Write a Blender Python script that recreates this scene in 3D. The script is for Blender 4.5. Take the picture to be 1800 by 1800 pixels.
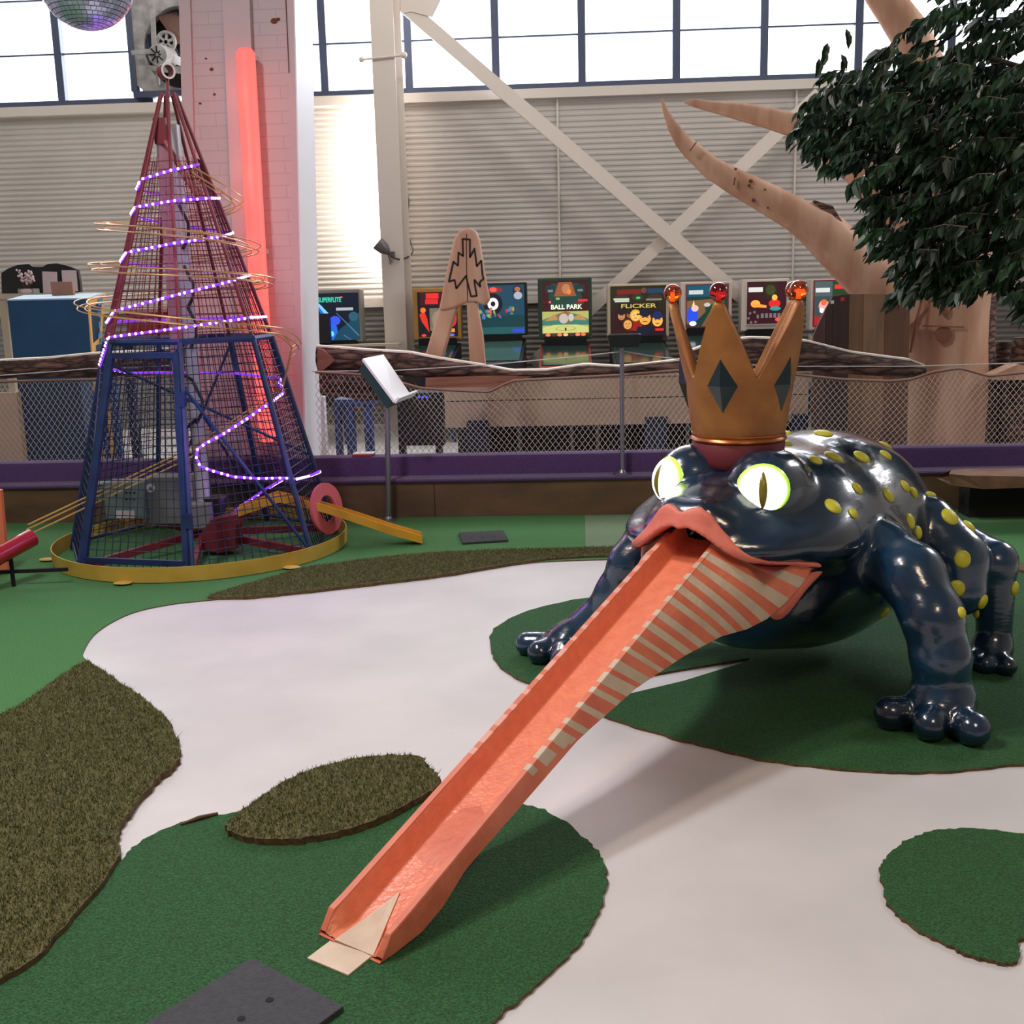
import bpy, math, random
import numpy as np
from mathutils import Vector, Matrix, Euler
from mathutils.bvhtree import BVHTree

for o in list(bpy.data.objects):
    bpy.data.objects.remove(o, do_unlink=True)
S = bpy.context.scene
COL = S.collection
rng = random.Random(7)
pi = math.pi
sin, cos, rad = math.sin, math.cos, math.radians

# ------------------------------------------------------------------ camera
FPX, CAMH = 1941.0, 1.55
cam_d = bpy.data.cameras.new('camera')
cam = bpy.data.objects.new('camera', cam_d)
COL.objects.link(cam)
cam_d.sensor_width = 36.0
cam_d.lens = 36.0 * FPX / 1800.0
cam_d.clip_end = 200
CR = (Matrix.Rotation(rad(3.24), 3, 'Z') @ Matrix.Rotation(rad(90 - 11), 3, 'X') @ Matrix.Rotation(rad(-1.46), 3, 'Z'))
cam.matrix_world = Matrix.Translation((0, 0, CAMH)) @ CR.to_4x4()
S.camera = cam
CP = Vector((0, 0, CAMH))

# ------------------------------------------------------------------ world, lights, exposure
S.view_settings.view_transform = 'Standard'
S.view_settings.look = 'None'
S.view_settings.gamma = 1
S.view_settings.exposure = 0.0
S.view_settings.use_curve_mapping = False
W = bpy.data.worlds.new('hall_ambient')
S.world = W
W.use_nodes = True
# a pale sky, much brighter low down beyond the long window wall
_N, _L = W.node_tree.nodes, W.node_tree.links
_tc = _N.new('ShaderNodeTexCoord'); _sp = _N.new('ShaderNodeSeparateXYZ'); _mr = _N.new('ShaderNodeMapRange')
_L.new(_tc.outputs['Generated'], _sp.inputs[0]); _L.new(_sp.outputs['Y'], _mr.inputs['Value'])
_mr.inputs['From Min'].default_value = 0.55; _mr.inputs['From Max'].default_value = 0.85
_mr.inputs['To Min'].default_value = 0.15; _mr.inputs['To Max'].default_value = 3.0
_N['Background'].inputs[0].default_value = (0.95, 0.95, 1.0, 1)
_L.new(_mr.outputs['Result'], _N['Background'].inputs[1])


def area(name, loc, aim, sx, sy, power, col, spread=180):
    d = bpy.data.lights.new(name, 'AREA')
    d.shape = 'RECTANGLE'
    d.size, d.size_y, d.energy, d.color = sx, sy, power, col
    d.spread = rad(spread)
    o = bpy.data.objects.new(name, d)
    COL.objects.link(o)
    o.location = loc
    v = (Vector(aim) - Vector(loc)).normalized()
    o.rotation_euler = v.to_track_quat('-Z', 'Y').to_euler()
    return o


def point(name, loc, power, col, r=0.05):
    d = bpy.data.lights.new(name, 'POINT')
    d.energy, d.color, d.shadow_soft_size = power, col, r
    o = bpy.data.objects.new(name, d)
    COL.objects.link(o)
    o.location = loc
    return o


# daylight outside the long window band
area('window_daylight', (-1.0, 14.4, 5.5), (-1.0, 0.0, 5.5), 18, 3.2, 1500, (0.95, 0.97, 1.0))
# roof lights over the left of the course: the two soft shadows of the ramp come from them
area('roof_light_left', (-2.7, 3.5, 5.4), (-0.4, 3.4, 0.0), 0.55, 0.55, 168, (0.93, 0.92, 1.0))
area('roof_light_near', (-2.6, 2.2, 5.0), (-0.2, 2.8, 0.0), 0.5, 0.5, 85, (1.0, 0.86, 0.72))
# bright glazing high on the right, behind the frog
area('right_daylight', (7.2, 9.0, 4.6), (1.2, 4.9, 0.6), 2.6, 1.5, 290, (0.96, 0.97, 1.0))
# warm hall lamps over the near right of the course
area('hall_lamp_near', (1.6, -0.8, 4.6), (0.8, 2.4, 0.0), 1.2, 1.2, 80, (1.0, 0.78, 0.56))
# hall lamps that light the cladding of the long wall
for _x in (-6.0, -1.5, 2.5):
    area('wall_lamp', (_x, 10.6, 6.6), (_x, 14.0, 2.2), 1.6, 0.6, 48, (1.0, 0.95, 0.90))
# unseen light added behind the steel column to wash the cladding beside it
area('added_column_wash', (-2.04, 13.80, 2.92), (-2.5, 13.96, 2.92), 0.10, 2.05, 75, (1.0, 0.9, 0.8), 130)


# ------------------------------------------------------------------ helpers
def ray(x, y):
    return CR @ Vector(((x - 900) / FPX, -(y - 900) / FPX, -1.0))


def G(x, y, z=0.0):
    d = ray(x, y)
    return CP + d * ((z - CAMH) / d.z)


def A(x, y, yd):
    d = ray(x, y)
    return CP + d * (yd / d.y)


def lin(c):
    c = c / 255.0
    return c / 12.92 if c <= 0.04045 else ((c + 0.055) / 1.055) ** 2.4


def rgb(r, g, b):
    return (lin(r), lin(g), lin(b), 1.0)


MATS = {}


def M(name, col=(128, 128, 128), rough=0.6, metal=0.0, col2=None, nscale=6.0, ndet=4.0, ramp=(0.35, 0.65), bump=0.0,
      bscale=40.0, emit=0.0, ecol=None, coat=0.0, stretch=None, spec=None, sheen=0.0, trans=0.0):
    if name in MATS:
        return MATS[name]
    m = bpy.data.materials.new(name)
    m.use_nodes = True
    N, L = m.node_tree.nodes, m.node_tree.links
    b = N['Principled BSDF']
    b.inputs['Base Color'].default_value = rgb(*col)
    b.inputs['Roughness'].default_value = rough
    b.inputs['Metallic'].default_value = metal
    if coat:
        b.inputs['Coat Weight'].default_value = coat
        b.inputs['Coat Roughness'].default_value = 0.09
    if spec is not None:
        b.inputs['Specular IOR Level'].default_value = spec
    if sheen:
        b.inputs['Sheen Weight'].default_value = sheen
    if trans:
        b.inputs['Transmission Weight'].default_value = trans
    if emit:
        b.inputs['Emission Color'].default_value = rgb(*(ecol or col))
        b.inputs['Emission Strength'].default_value = emit
    tc = None
    if col2 is not None or bump:
        tc = N.new('ShaderNodeTexCoord')
        src = tc.outputs['Object']
        if stretch:
            mp = N.new('ShaderNodeMapping')
            mp.inputs['Scale'].default_value = stretch
            L.new(src, mp.inputs['Vector'])
            src = mp.outputs['Vector']
    if col2 is not None:
        n = N.new('ShaderNodeTexNoise')
        n.inputs['Scale'].default_value = nscale
        n.inputs['Detail'].default_value = ndet
        L.new(src, n.inputs['Vector'])
        r = N.new('ShaderNodeValToRGB')
        r.color_ramp.elements[0].position = ramp[0]
        r.color_ramp.elements[1].position = ramp[1]
        r.color_ramp.elements[0].color = rgb(*col)
        r.color_ramp.elements[1].color = rgb(*col2)
        L.new(n.outputs['Fac'], r.inputs['Fac'])
        L.new(r.outputs['Color'], b.inputs['Base Color'])
    if bump:
        n2 = N.new('ShaderNodeTexNoise')
        n2.inputs['Scale'].default_value = bscale
        n2.inputs['Detail'].default_value = 3
        L.new(src, n2.inputs['Vector'])
        bp = N.new('ShaderNodeBump')
        bp.inputs['Strength'].default_value = bump
        bp.inputs['Distance'].default_value = 0.01
        L.new(n2.outputs['Fac'], bp.inputs['Height'])
        L.new(bp.outputs['Normal'], b.inputs['Normal'])
    MATS[name] = m
    return m


class MB:
    """collects shapes in world (or local) coordinates, builds them as one mesh object"""

    def __init__(s):
        s.v, s.f, s.m = [], [], []
        s.cur = 0

    def add(s, vs, fs):
        o = len(s.v)
        s.v += [tuple(p) for p in vs]
        s.f += [tuple(i + o for i in q) for q in fs]
        s.m += [s.cur] * len(fs)
        return s

    def box(s, c, d, R=None):
        c = Vector(c)
        vs = []
        for i in (-1, 1):
            for j in (-1, 1):
                for k in (-1, 1):
                    p = Vector((i * d[0] / 2, j * d[1] / 2, k * d[2] / 2))
                    vs.append(c + (R @ p if R else p))
        return s.add(vs, [(0, 1, 3, 2), (4, 6, 7, 5), (0, 4, 5, 1), (2, 3, 7, 6), (0, 2, 6, 4), (1, 5, 7, 3)])

    def box2(s, a, b):
        a, b = Vector(a), Vector(b)
        return s.box((a + b) / 2, [abs(b[i] - a[i]) for i in range(3)])

    def hexa(s, q):      # 8 points: bottom loop 0-3, top loop 4-7
        return s.add(q, [(3, 2, 1, 0), (4, 5, 6, 7), (0, 1, 5, 4), (1, 2, 6, 5), (2, 3, 7, 6), (3, 0, 4, 7)])

    def tube(s, pts, r, n=8, closed=False, cap=True):
        pts = [Vector(p) for p in pts]
        k = len(pts)
        rr = list(r) if isinstance(r, (list, tuple)) else [r] * k
        T = []
        for i in range(k):
            a = pts[(i - 1) % k] if (closed or i > 0) else pts[i]
            b = pts[(i + 1) % k] if (closed or i < k - 1) else pts[i]
            T.append((b - a).normalized() if (b - a).length > 1e-9 else Vector((0, 0, 1)))
        up = Vector((0, 0, 1)) if abs(T[0].z) < 0.9 else Vector((1, 0, 0))
        x = T[0].cross(up).normalized()
        vs = []
        for i in range(k):
            x = (x - T[i] * x.dot(T[i]))
            x = x.normalized() if x.length > 1e-6 else T[i].orthogonal().normalized()
            y = T[i].cross(x)
            for j in range(n):
                a = 2 * pi * j / n
                vs.append(pts[i] + (x * cos(a) + y * sin(a)) * rr[i])
        fs = []
        for i in range(k if closed else k - 1):
            i2 = (i + 1) % k
            for j in range(n):
                j2 = (j + 1) % n
                fs.append((i * n + j, i * n + j2, i2 * n + j2, i2 * n + j))
        if cap and not closed:
            fs.append(tuple(range(n - 1, -1, -1)))
            fs.append(tuple((k - 1) * n + j for j in range(n)))
        return s.add(vs, fs)

    def bar(s, a, b, w, d, up=(0, 0, 1)):
        a, b = Vector(a), Vector(b)
        t = (b - a).normalized()
        u = Vector(up)
        x = t.cross(u)
        x = x.normalized() if x.length > 1e-4 else t.orthogonal().normalized()
        y = x.cross(t)
        q = []
        for p in (a, b):
            for i, j in ((-1, -1), (1, -1), (1, 1), (-1, 1)):
                q.append(p + x * (i * w / 2) + y * (j * d / 2))
        return s.hexa(q)

    def lathe(s, c, prof, n=32, axis=(0, 0, 1), cap=True):
        c = Vector(c)
        ax = Vector(axis).normalized()
        x = ax.orthogonal().normalized()
        if abs(ax.z) > 0.999:
            x = Vector((1, 0, 0))
        y = ax.cross(x)
        vs = []
        for r, h in prof:
            for j in range(n):
                a = 2 * pi * j / n
                vs.append(c + ax * h + (x * cos(a) + y * sin(a)) * r)
        fs = []
        for i in range(len(prof) - 1):
            for j in range(n):
                j2 = (j + 1) % n
                fs.append((i * n + j, i * n + j2, (i + 1) * n + j2, (i + 1) * n + j))
        if cap:
            fs.append(tuple(range(n - 1, -1, -1)))
            fs.append(tuple((len(prof) - 1) * n + j for j in range(n)))
        return s.add(vs, fs)

    def ball(s, c, r, n=16, m=10, R=None, half=False):
        c = Vector(c)
        rx, ry, rz = r if isinstance(r, (tuple, list)) else (r, r, r)
        vs, fs = [], []
        for i in range(m + 1):
            th = (pi / 2 if half else pi) * i / m
            for j in range(n):
                a = 2 * pi * j / n
                p = Vector((rx * sin(th) * cos(a), ry * sin(th) * sin(a), rz * cos(th)))
                vs.append(c + (R @ p if R else p))
        for i in range(m):
            for j in range(n):
                j2 = (j + 1) % n
                fs.append((i * n + j, (i + 1) * n + j, (i + 1) * n + j2, i * n + j2))
        return s.add(vs, fs)

    def prism(s, poly, z0, z1):   # polygon of (x, y) between two heights
        n = len(poly)
        vs = [(p[0], p[1], z0) for p in poly] + [(p[0], p[1], z1) for p in poly]
        fs = [tuple(range(n - 1, -1, -1)), tuple(range(n, 2 * n))]
        fs += [(i, (i + 1) % n, n + (i + 1) % n, n + i) for i in range(n)]
        return s.add(vs, fs)

    def slab(s, poly, off):       # 3-D polygon extruded along a vector
        n = len(poly)
        off = Vector(off)
        vs = [Vector(p) for p in poly] + [Vector(p) + off for p in poly]
        fs = [tuple(range(n - 1, -1, -1)), tuple(range(n, 2 * n))]
        fs += [(i, (i + 1) % n, n + (i + 1) % n, n + i) for i in range(n)]
        return s.add(vs, fs)

    def grid(s, P, closed_u=False, flip=False):       # P[i][j] points
        a, b = len(P), len(P[0])
        vs = [p for row in P for p in row]
        fs = []
        for i in range(a if closed_u else a - 1):
            i2 = (i + 1) % a
            for j in range(b - 1):
                q = (i * b + j, i2 * b + j, i2 * b + j + 1, i * b + j + 1)
                fs.append(q[::-1] if flip else q)
        return s.add(vs, fs)

    def build(s, name, mat, parent=None, smooth=None, origin=None):
        me = bpy.data.meshes.new(name)
        if parent is not None:
            inv = parent.matrix_basis.inverted()
            pp = parent.parent
            while pp is not None:
                inv = inv @ pp.matrix_basis.inverted()
                pp = pp.parent
            vs = [inv @ Vector(p) for p in s.v]
        elif origin is not None:
            vs = [Vector(p) - Vector(origin) for p in s.v]
        else:
            vs = s.v
        me.from_pydata([tuple(p) for p in vs], [], s.f)
        for mm in (mat if isinstance(mat, (list, tuple)) else [mat]):
            me.materials.append(mm)
        me.polygons.foreach_set('material_index', s.m)
        me.update()
        ob = bpy.data.objects.new(name, me)
        COL.objects.link(ob)
        if parent is not None:
            ob.parent = parent
        elif origin is not None:
            ob.location = origin
        if smooth is not None:
            me.polygons.foreach_set('use_smooth', [True] * len(me.polygons))
            if smooth < 180:
                me.set_sharp_from_angle(angle=rad(smooth))
        return ob


def tag(o, label, cat, group=None, kind=None):
    if label:
        o['label'] = label
    if cat:
        o['category'] = cat
    if group:
        o['group'] = group
    if kind:
        o['kind'] = kind
    return o


def thing(name, loc, label, cat, group=None, rotz=0.0, kind=None):
    o = bpy.data.objects.new(name, None)
    o.empty_display_size = 0.05
    COL.objects.link(o)
    o.location = loc
    o.rotation_euler = (0, 0, rotz)
    o.matrix_basis = Matrix.Translation(loc) @ Matrix.Rotation(rotz, 4, 'Z')
    return tag(o, label, cat, group, kind)


def struct(name, loc=(0, 0, 0)):
    return thing(name, loc, None, None, kind='structure')


def bevel(o, w, seg=2):
    m = o.modifiers.new('bevel', 'BEVEL')
    m.width, m.segments, m.limit_method, m.angle_limit = w, seg, 'ANGLE', rad(40)
    m.harden_normals = False
    return o


def smoothpoly(pts, n=6, closed=True):       # Catmull-Rom through 2-D/3-D points
    P = [Vector(p) for p in pts]
    k = len(P)
    out = []
    for i in range(k if closed else k - 1):
        p0 = P[(i - 1) % k] if (closed or i > 0) else P[i]
        p1, p2 = P[i], P[(i + 1) % k]
        p3 = P[(i + 2) % k] if (closed or i + 2 < k) else p2
        for j in range(n):
            t = j / n
            out.append(0.5 * ((2 * p1) + (p2 - p0) * t + (2 * p0 - 5 * p1 + 4 * p2 - p3) * t * t + (3 * p1 - p0 - 3 * p2 + p3) * t ** 3))
    if not closed:
        out.append(P[-1])
    return out


def text(body, name, loc, size, mat, parent, right=(1, 0, 0), up=(0, 0, 1), align='CENTER', extrude=0.003, sx=1.0):
    c = bpy.data.curves.new(name, 'FONT')
    c.body = body
    c.size = size
    c.align_x = align
    c.align_y = 'CENTER'
    c.extrude = extrude
    c.offset = size * .018
    c.materials.append(mat)
    tmp = bpy.data.objects.new(name, c)
    COL.objects.link(tmp)
    bpy.context.view_layer.update()
    me = bpy.data.meshes.new_from_object(tmp.evaluated_get(bpy.context.evaluated_depsgraph_get()))
    bpy.data.objects.remove(tmp, do_unlink=True)
    bpy.data.curves.remove(c)
    me.name = name
    o = bpy.data.objects.new(name, me)
    COL.objects.link(o)
    r, u = Vector(right).normalized(), Vector(up).normalized()
    n = r.cross(u)
    m = Matrix((r * sx, u, n)).transposed().to_4x4()
    m.translation = Vector(loc)
    if parent is not None:
        inv = parent.matrix_basis.inverted()
        pp = parent.parent
        while pp is not None:
            inv = inv @ pp.matrix_basis.inverted()
            pp = pp.parent
        o.parent = parent
        m = inv @ m
    o.matrix_basis = m
    return o
# ------------------------------------------------------------------ setting materials
m_floor = M('white_floor_paint', (204, 198, 195), 0.55, col2=(192, 187, 184), nscale=1.7, bump=0.12, bscale=24)
m_clad = M('grey_cladding', (192, 186, 179), 0.5, col2=(181, 176, 169), nscale=0.8)
m_clad2 = M('dado_cladding', (132, 130, 124), 0.5, col2=(120, 118, 112), nscale=0.8)
m_trim = M('pale_trim', (208, 200, 190), 0.5)
m_steel_w = M('white_steel', (216, 206, 196), 0.45)
m_frame = M('window_frame_paint', (62, 72, 96), 0.5)
m_purple = M('purple_carpet', (70, 42, 92), 0.95, col2=(92, 58, 112), nscale=160, bump=0.8, bscale=260, sheen=0.25)
m_board = M('brown_board', (104, 78, 50), 0.7, col2=(82, 60, 42), nscale=2.2, stretch=(1, 1, 3), bump=0.15, bscale=60)
m_turf = M('light_turf', (58, 110, 56), 0.95, col2=(80, 138, 76), nscale=170, ndet=6, ramp=(.38, .62), bump=1.0, bscale=160)
m_turf_d = M('dark_turf', (26, 62, 30), 0.95, col2=(46, 102, 50), nscale=170, ndet=6, ramp=(.36, .66), bump=1.0, bscale=150)
m_turf_o = M('olive_turf', (118, 108, 66), 0.95, col2=(84, 80, 46), nscale=150, bump=1.0, bscale=200)
m_turf_s = M('sage_turf', (118, 140, 108), 0.95, col2=(104, 126, 96), nscale=190, bump=0.6, bscale=260)
m_pile = M('olive_blades', (108, 110, 60), 0.85, col2=(80, 84, 46), nscale=30)
m_edge = M('turf_backing', (104, 82, 50), 0.95, col2=(70, 54, 34), nscale=60)
m_rubber = M('black_rubber', (54, 54, 58), 0.75, col2=(44, 44, 48), nscale=60, bump=0.35, bscale=160)
m_dark = M('dark_hole', (12, 12, 12), 0.9)

# floor
fl = MB().box2((-9.5, -3.5, -0.12), (7.5, 14.2, 0.0)).build('floor', m_floor)
tag(fl, None, None, kind='structure')

# back wall of corrugated cladding with the window band above it
wb = struct('wall_back', (0, 14.0, 0))


def corrugated(z0, z1, amp, per, x0, x1, y):
    mb = MB()
    n = int((z1 - z0) / per * 10)
    P = []
    for i in range(n + 1):
        z = z0 + (z1 - z0) * i / n
        c = cos(2 * pi * z / per)
        c = max(-0.75, min(0.75, c * 1.3)) / 0.75
        P.append([(x0, y - amp * c, z), (x1, y - amp * c, z)])
    mb.grid(P)
    return mb


X0, X1 = -9.5, 7.5
corrugated(1.50, 3.93, 0.0048, 0.066, X0, X1, 14.0).build('upper_cladding', m_clad, wb)
corrugated(0.0, 1.48, 0.0048, 0.066, X0, X1, 14.0).build('lower_cladding', m_clad2, wb)
MB().box2((X0, 13.95, 1.47), (X1, 14.05, 1.56)).build('trim_strip', m_trim, wb)
MB().box2((X0, 13.9, 3.88), (X1, 14.1, 3.99)).build('sill_trim', m_trim, wb)
MB().box2((X0, 13.97, 6.55), (X1, 14.15, 7.0)).build('header', m_trim, wb)
# lapped joints of the sheets
mb = MB()
for x in (-0.12, 2.72):
    mb.box2((x - 0.012, 13.968, 1.56), (x + 0.012, 13.99, 3.88))
mb.build('sheet_joint', m_trim, wb)
m_glass = bpy.data.materials.new('window_glass')
m_glass.use_nodes = True
_n, _l = m_glass.node_tree.nodes, m_glass.node_tree.links
_n.remove(_n['Principled BSDF'])
_t = _n.new('ShaderNodeBsdfTransparent'); _t.inputs[0].default_value = (0.96, 0.97, 1, 1)
_g = _n.new('ShaderNodeBsdfGlossy'); _g.inputs['Roughness'].default_value = 0.08
_x = _n.new('ShaderNodeMixShader'); _x.inputs[0].default_value = 0.05
_l.new(_t.outputs[0], _x.inputs[1]); _l.new(_g.outputs[0], _x.inputs[2])
_l.new(_x.outputs[0], _n['Material Output'].inputs['Surface'])

mull = [-9.5, -8.55, -7.38, -6.2, -5.06, -4.0, -2.93, -1.9, -0.85, 0.18, 1.30, 2.33, 3.43, 4.5, 5.6, 6.6, 7.5]
wi = 0
for a, b in zip(mull[:-1], mull[1:]):
    if abs(a + 5.06) < 0.01:
        continue                                  # the bay of the extractor fan
    wi += 1
    w = struct('window_%d' % wi, ((a + b) / 2, 14.02, 4.0))
    f = MB()
    h = 0.045
    f.box2((a, 13.98, 3.99), (a + h, 14.08, 6.55)).box2((b - h, 13.98, 3.99), (b, 14.08, 6.55))
    f.box2((a + h, 13.98, 3.99), (b - h, 14.08, 4.06))
    for z in (4.60, 5.22, 5.85):
        f.box2((a + h, 14.0, z - 0.010), (b - h, 14.04, z + 0.010))
    f.build('frame', m_frame, w)
    MB().box2((a + h, 14.045, 4.06), (b - h, 14.051, 6.55)).build('pane', m_glass, w)

# side wall far left and right (out of frame) carry the cladding round
wl = struct('wall_left', (-9.5, 5, 0))
MB().box2((-9.6, -3.5, 0), (-9.5, 14.0, 6.9)).build('cladding', m_clad, wl)
wr = struct('wall_right', (7.5, 5, 0))
MB().box2((7.5, -3.5, 0), (7.6, 14.0, 6.5)).build('cladding', m_clad, wr)

# white steel column and diagonal wind braces
cl = struct('trim_1', (-1.92, 13.4, 0))
c = MB()
xl, xr = A(657, 100, 13.4).x, A(697, 100, 13.4).x
c.box2((xl, 13.27, 0), (xr, 13.29, 7.0)).box2((xl + .12, 13.29, 0), (xr - .12, 13.5, 7.0)).box2((xl, 13.5, 0), (xr + 0.05, 13.52, 7.0))
c.build('column', m_steel_w, cl)
p = A(672, 100, 13.25)
c = MB().tube([p - Vector((.23, 0, .02)), p + Vector((.24, 0, .01))], 0.012)
c.ball(p - Vector((.24, 0, .02)), 0.032, 10, 8).ball(p + Vector((.25, 0, .01)), 0.038, 10, 8)
c.build('clamp', m_steel_w, cl)
br = struct('trim_2', A(990, 260, 13.55))
MB().bar(A(690, -8, 13.55), A(1330, 545, 13.55), 0.16, 0.07, (0, -1, 0)).build('brace', m_steel_w, br)
br2 = struct('trim_3', A(1180, 400, 13.66))
MB().bar(A(1440, 165, 13.66), A(935, 640, 13.66), 0.15, 0.06, (0, -1, 0)).build('brace', m_steel_w, br2)
MB().slab([A(700, -30, 13.5), A(706, 24, 13.5), A(722, 20, 13.5), A(760, 30, 13.5), A(700, -30, 13.5) + Vector((.6, 0, 0))], (0, .02, 0)).build('gusset', m_steel_w, br)

ce = struct('sky_block_roof', (0, 11, 7))  # roof over the far bays only, added out of view to block bright sky
MB().box2((X0, 8.6, 7.0), (X1, 14.3, 7.1)).build('sky_block_deck', m_clad, ce)
# brick pillar, painted, with corner trims, pipe casing and the red light
m_brick = bpy.data.materials.new('painted_brick')
m_brick.use_nodes = True
N, L = m_brick.node_tree.nodes, m_brick.node_tree.links
b = N['Principled BSDF']; b.inputs['Roughness'].default_value = 0.6
tc = N.new('ShaderNodeTexCoord'); mp = N.new('ShaderNodeMapping'); mp.inputs['Rotation'].default_value = (pi / 2, 0, 0)
bt = N.new('ShaderNodeTexBrick')
bt.inputs['Color1'].default_value = rgb(204, 184, 184); bt.inputs['Color2'].default_value = rgb(201, 181, 181)
bt.inputs['Mortar'].default_value = rgb(192, 170, 171)
bt.inputs['Scale'].default_value = 1.0; bt.inputs['Mortar Size'].default_value = 0.006
bt.inputs['Mortar Smooth'].default_value = 0.6
bt.inputs['Brick Width'].default_value = 0.24; bt.inputs['Row Height'].default_value = 0.085
L.new(tc.outputs['Object'], mp.inputs['Vector']); L.new(mp.outputs['Vector'], bt.inputs['Vector'])
L.new(bt.outputs['Color'], b.inputs['Base Color'])
bp = N.new('ShaderNodeBump'); bp.inputs['Strength'].default_value = 0.15; bp.inputs['Distance'].default_value = 0.004; bp.invert = True
L.new(bt.outputs['Fac'], bp.inputs['Height']); L.new(bp.outputs['Normal'], b.inputs['Normal'])
m_pil = M('pillar_paint', (204, 180, 180), 0.55)
m_pilw = M('pillar_edge_white', (236, 234, 238), 0.5)
YP = 8.16
pl = struct('pillar', (-2.15, YP, 0))


def col_quad(x0t, x1t, x0b, x1b, yf, yb, mat, name, zt=None):
    # tops taken at image height 0, feet at image height 800
    a, b_, c_, d = A(x0t, 0, yf), A(x1t, 0, yf), A(x0b, 800, yf), A(x1b, 800, yf)
    k = 1.35

    def ext(p, q):
        return q + (p - q) * k
    def floor_(p, q):
        r = q + (q - p) * (q.z / (p.z - q.z)); return Vector((r.x, yf, 0.0))
    a2, b2 = ext(a, c_), ext(b_, d)
    c2, d2 = floor_(a, c_), floor_(b_, d)
    q = [Vector((c2.x, yf, 0)), Vector((d2.x, yf, 0)), Vector((d2.x, yb, 0)), Vector((c2.x, yb, 0)),
         Vector((a2.x, yf, a2.z)), Vector((b2.x, yf, a2.z)), Vector((b2.x, yb, a2.z)), Vector((a2.x, yb, a2.z))]
    return MB().hexa(q).build(name, mat, pl)


col_quad(330, 516, 352, 535, YP, YP + 0.48, m_brick, 'brick_shaft')
col_quad(314, 334, 338, 356, YP - 0.03, YP + 0.49, m_pil, 'corner_board')
col_quad(503, 516, 524, 535, YP - 0.03, YP + 0.3, m_pil, 'corner_board')
col_quad(516, 518, 535, 538, YP - 0.03, YP + 0.5, m_pilw, 'white_side')
# casing that boxes in a pipe
q0, q1, q2, q3 = A(388, -60, YP - .06), A(436, -60, YP - .06), A(425, 800, YP - .06), A(470, 800, YP - .06)
MB().hexa([q2, q3, q3 + Vector((0, .07, 0)), q2 + Vector((0, .07, 0)), q0, q1, q1 + Vector((0, .07, 0)), q0 + Vector((0, .07, 0))]).build('pipe_casing', m_pil, pl)
m_rust = M('rust_stain', (120, 66, 42), 0.8, col2=(90, 46, 30), nscale=40)
mb = MB()
mb.bar(A(502, -10, YP - .035), A(508, 128, YP - .035), 0.012, 0.004)
for (x, y, r) in ((372, 122, .012), (482, 37, .02), (352, 182, .008), (377, 166, .009), (362, 103, .007), (489, 34, .012), (426, 300, .006)):
    mb.ball(A(x, y, YP), (r * 1.3, .003, r), 8, 6)
mb.build('rust_mark', m_rust, pl)

# carpeted kerb and the brown kick board below it
kb = struct('trim_4', (0, 7.8, 0))
MB().box2((X0, 7.79, 0), (-1.0, 7.83, 0.262)).build('board', m_board, kb)
MB().box2((-0.996, 7.79, 0), (X1, 7.83, 0.262)).build('board', m_board, kb)
mb = MB()
prof = [(7.77, .262), (7.765, .275), (7.775, .285), (7.93, .288), (7.935, .30), (7.935, .405), (7.945, .425), (7.965, .432), (8.06, .432), (8.06, .0), (7.83, 0), (7.83, .262)]
P = [[(x, y, z) for (y, z) in prof] for x in (X0, -1.5, 1.5, X1)]
mb.grid(P, flip=True)
kc = tag(mb.build('kerb', m_purple, None, smooth=35), 'purple carpeted kerb running along behind the turf under the net', 'kerb')


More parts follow.
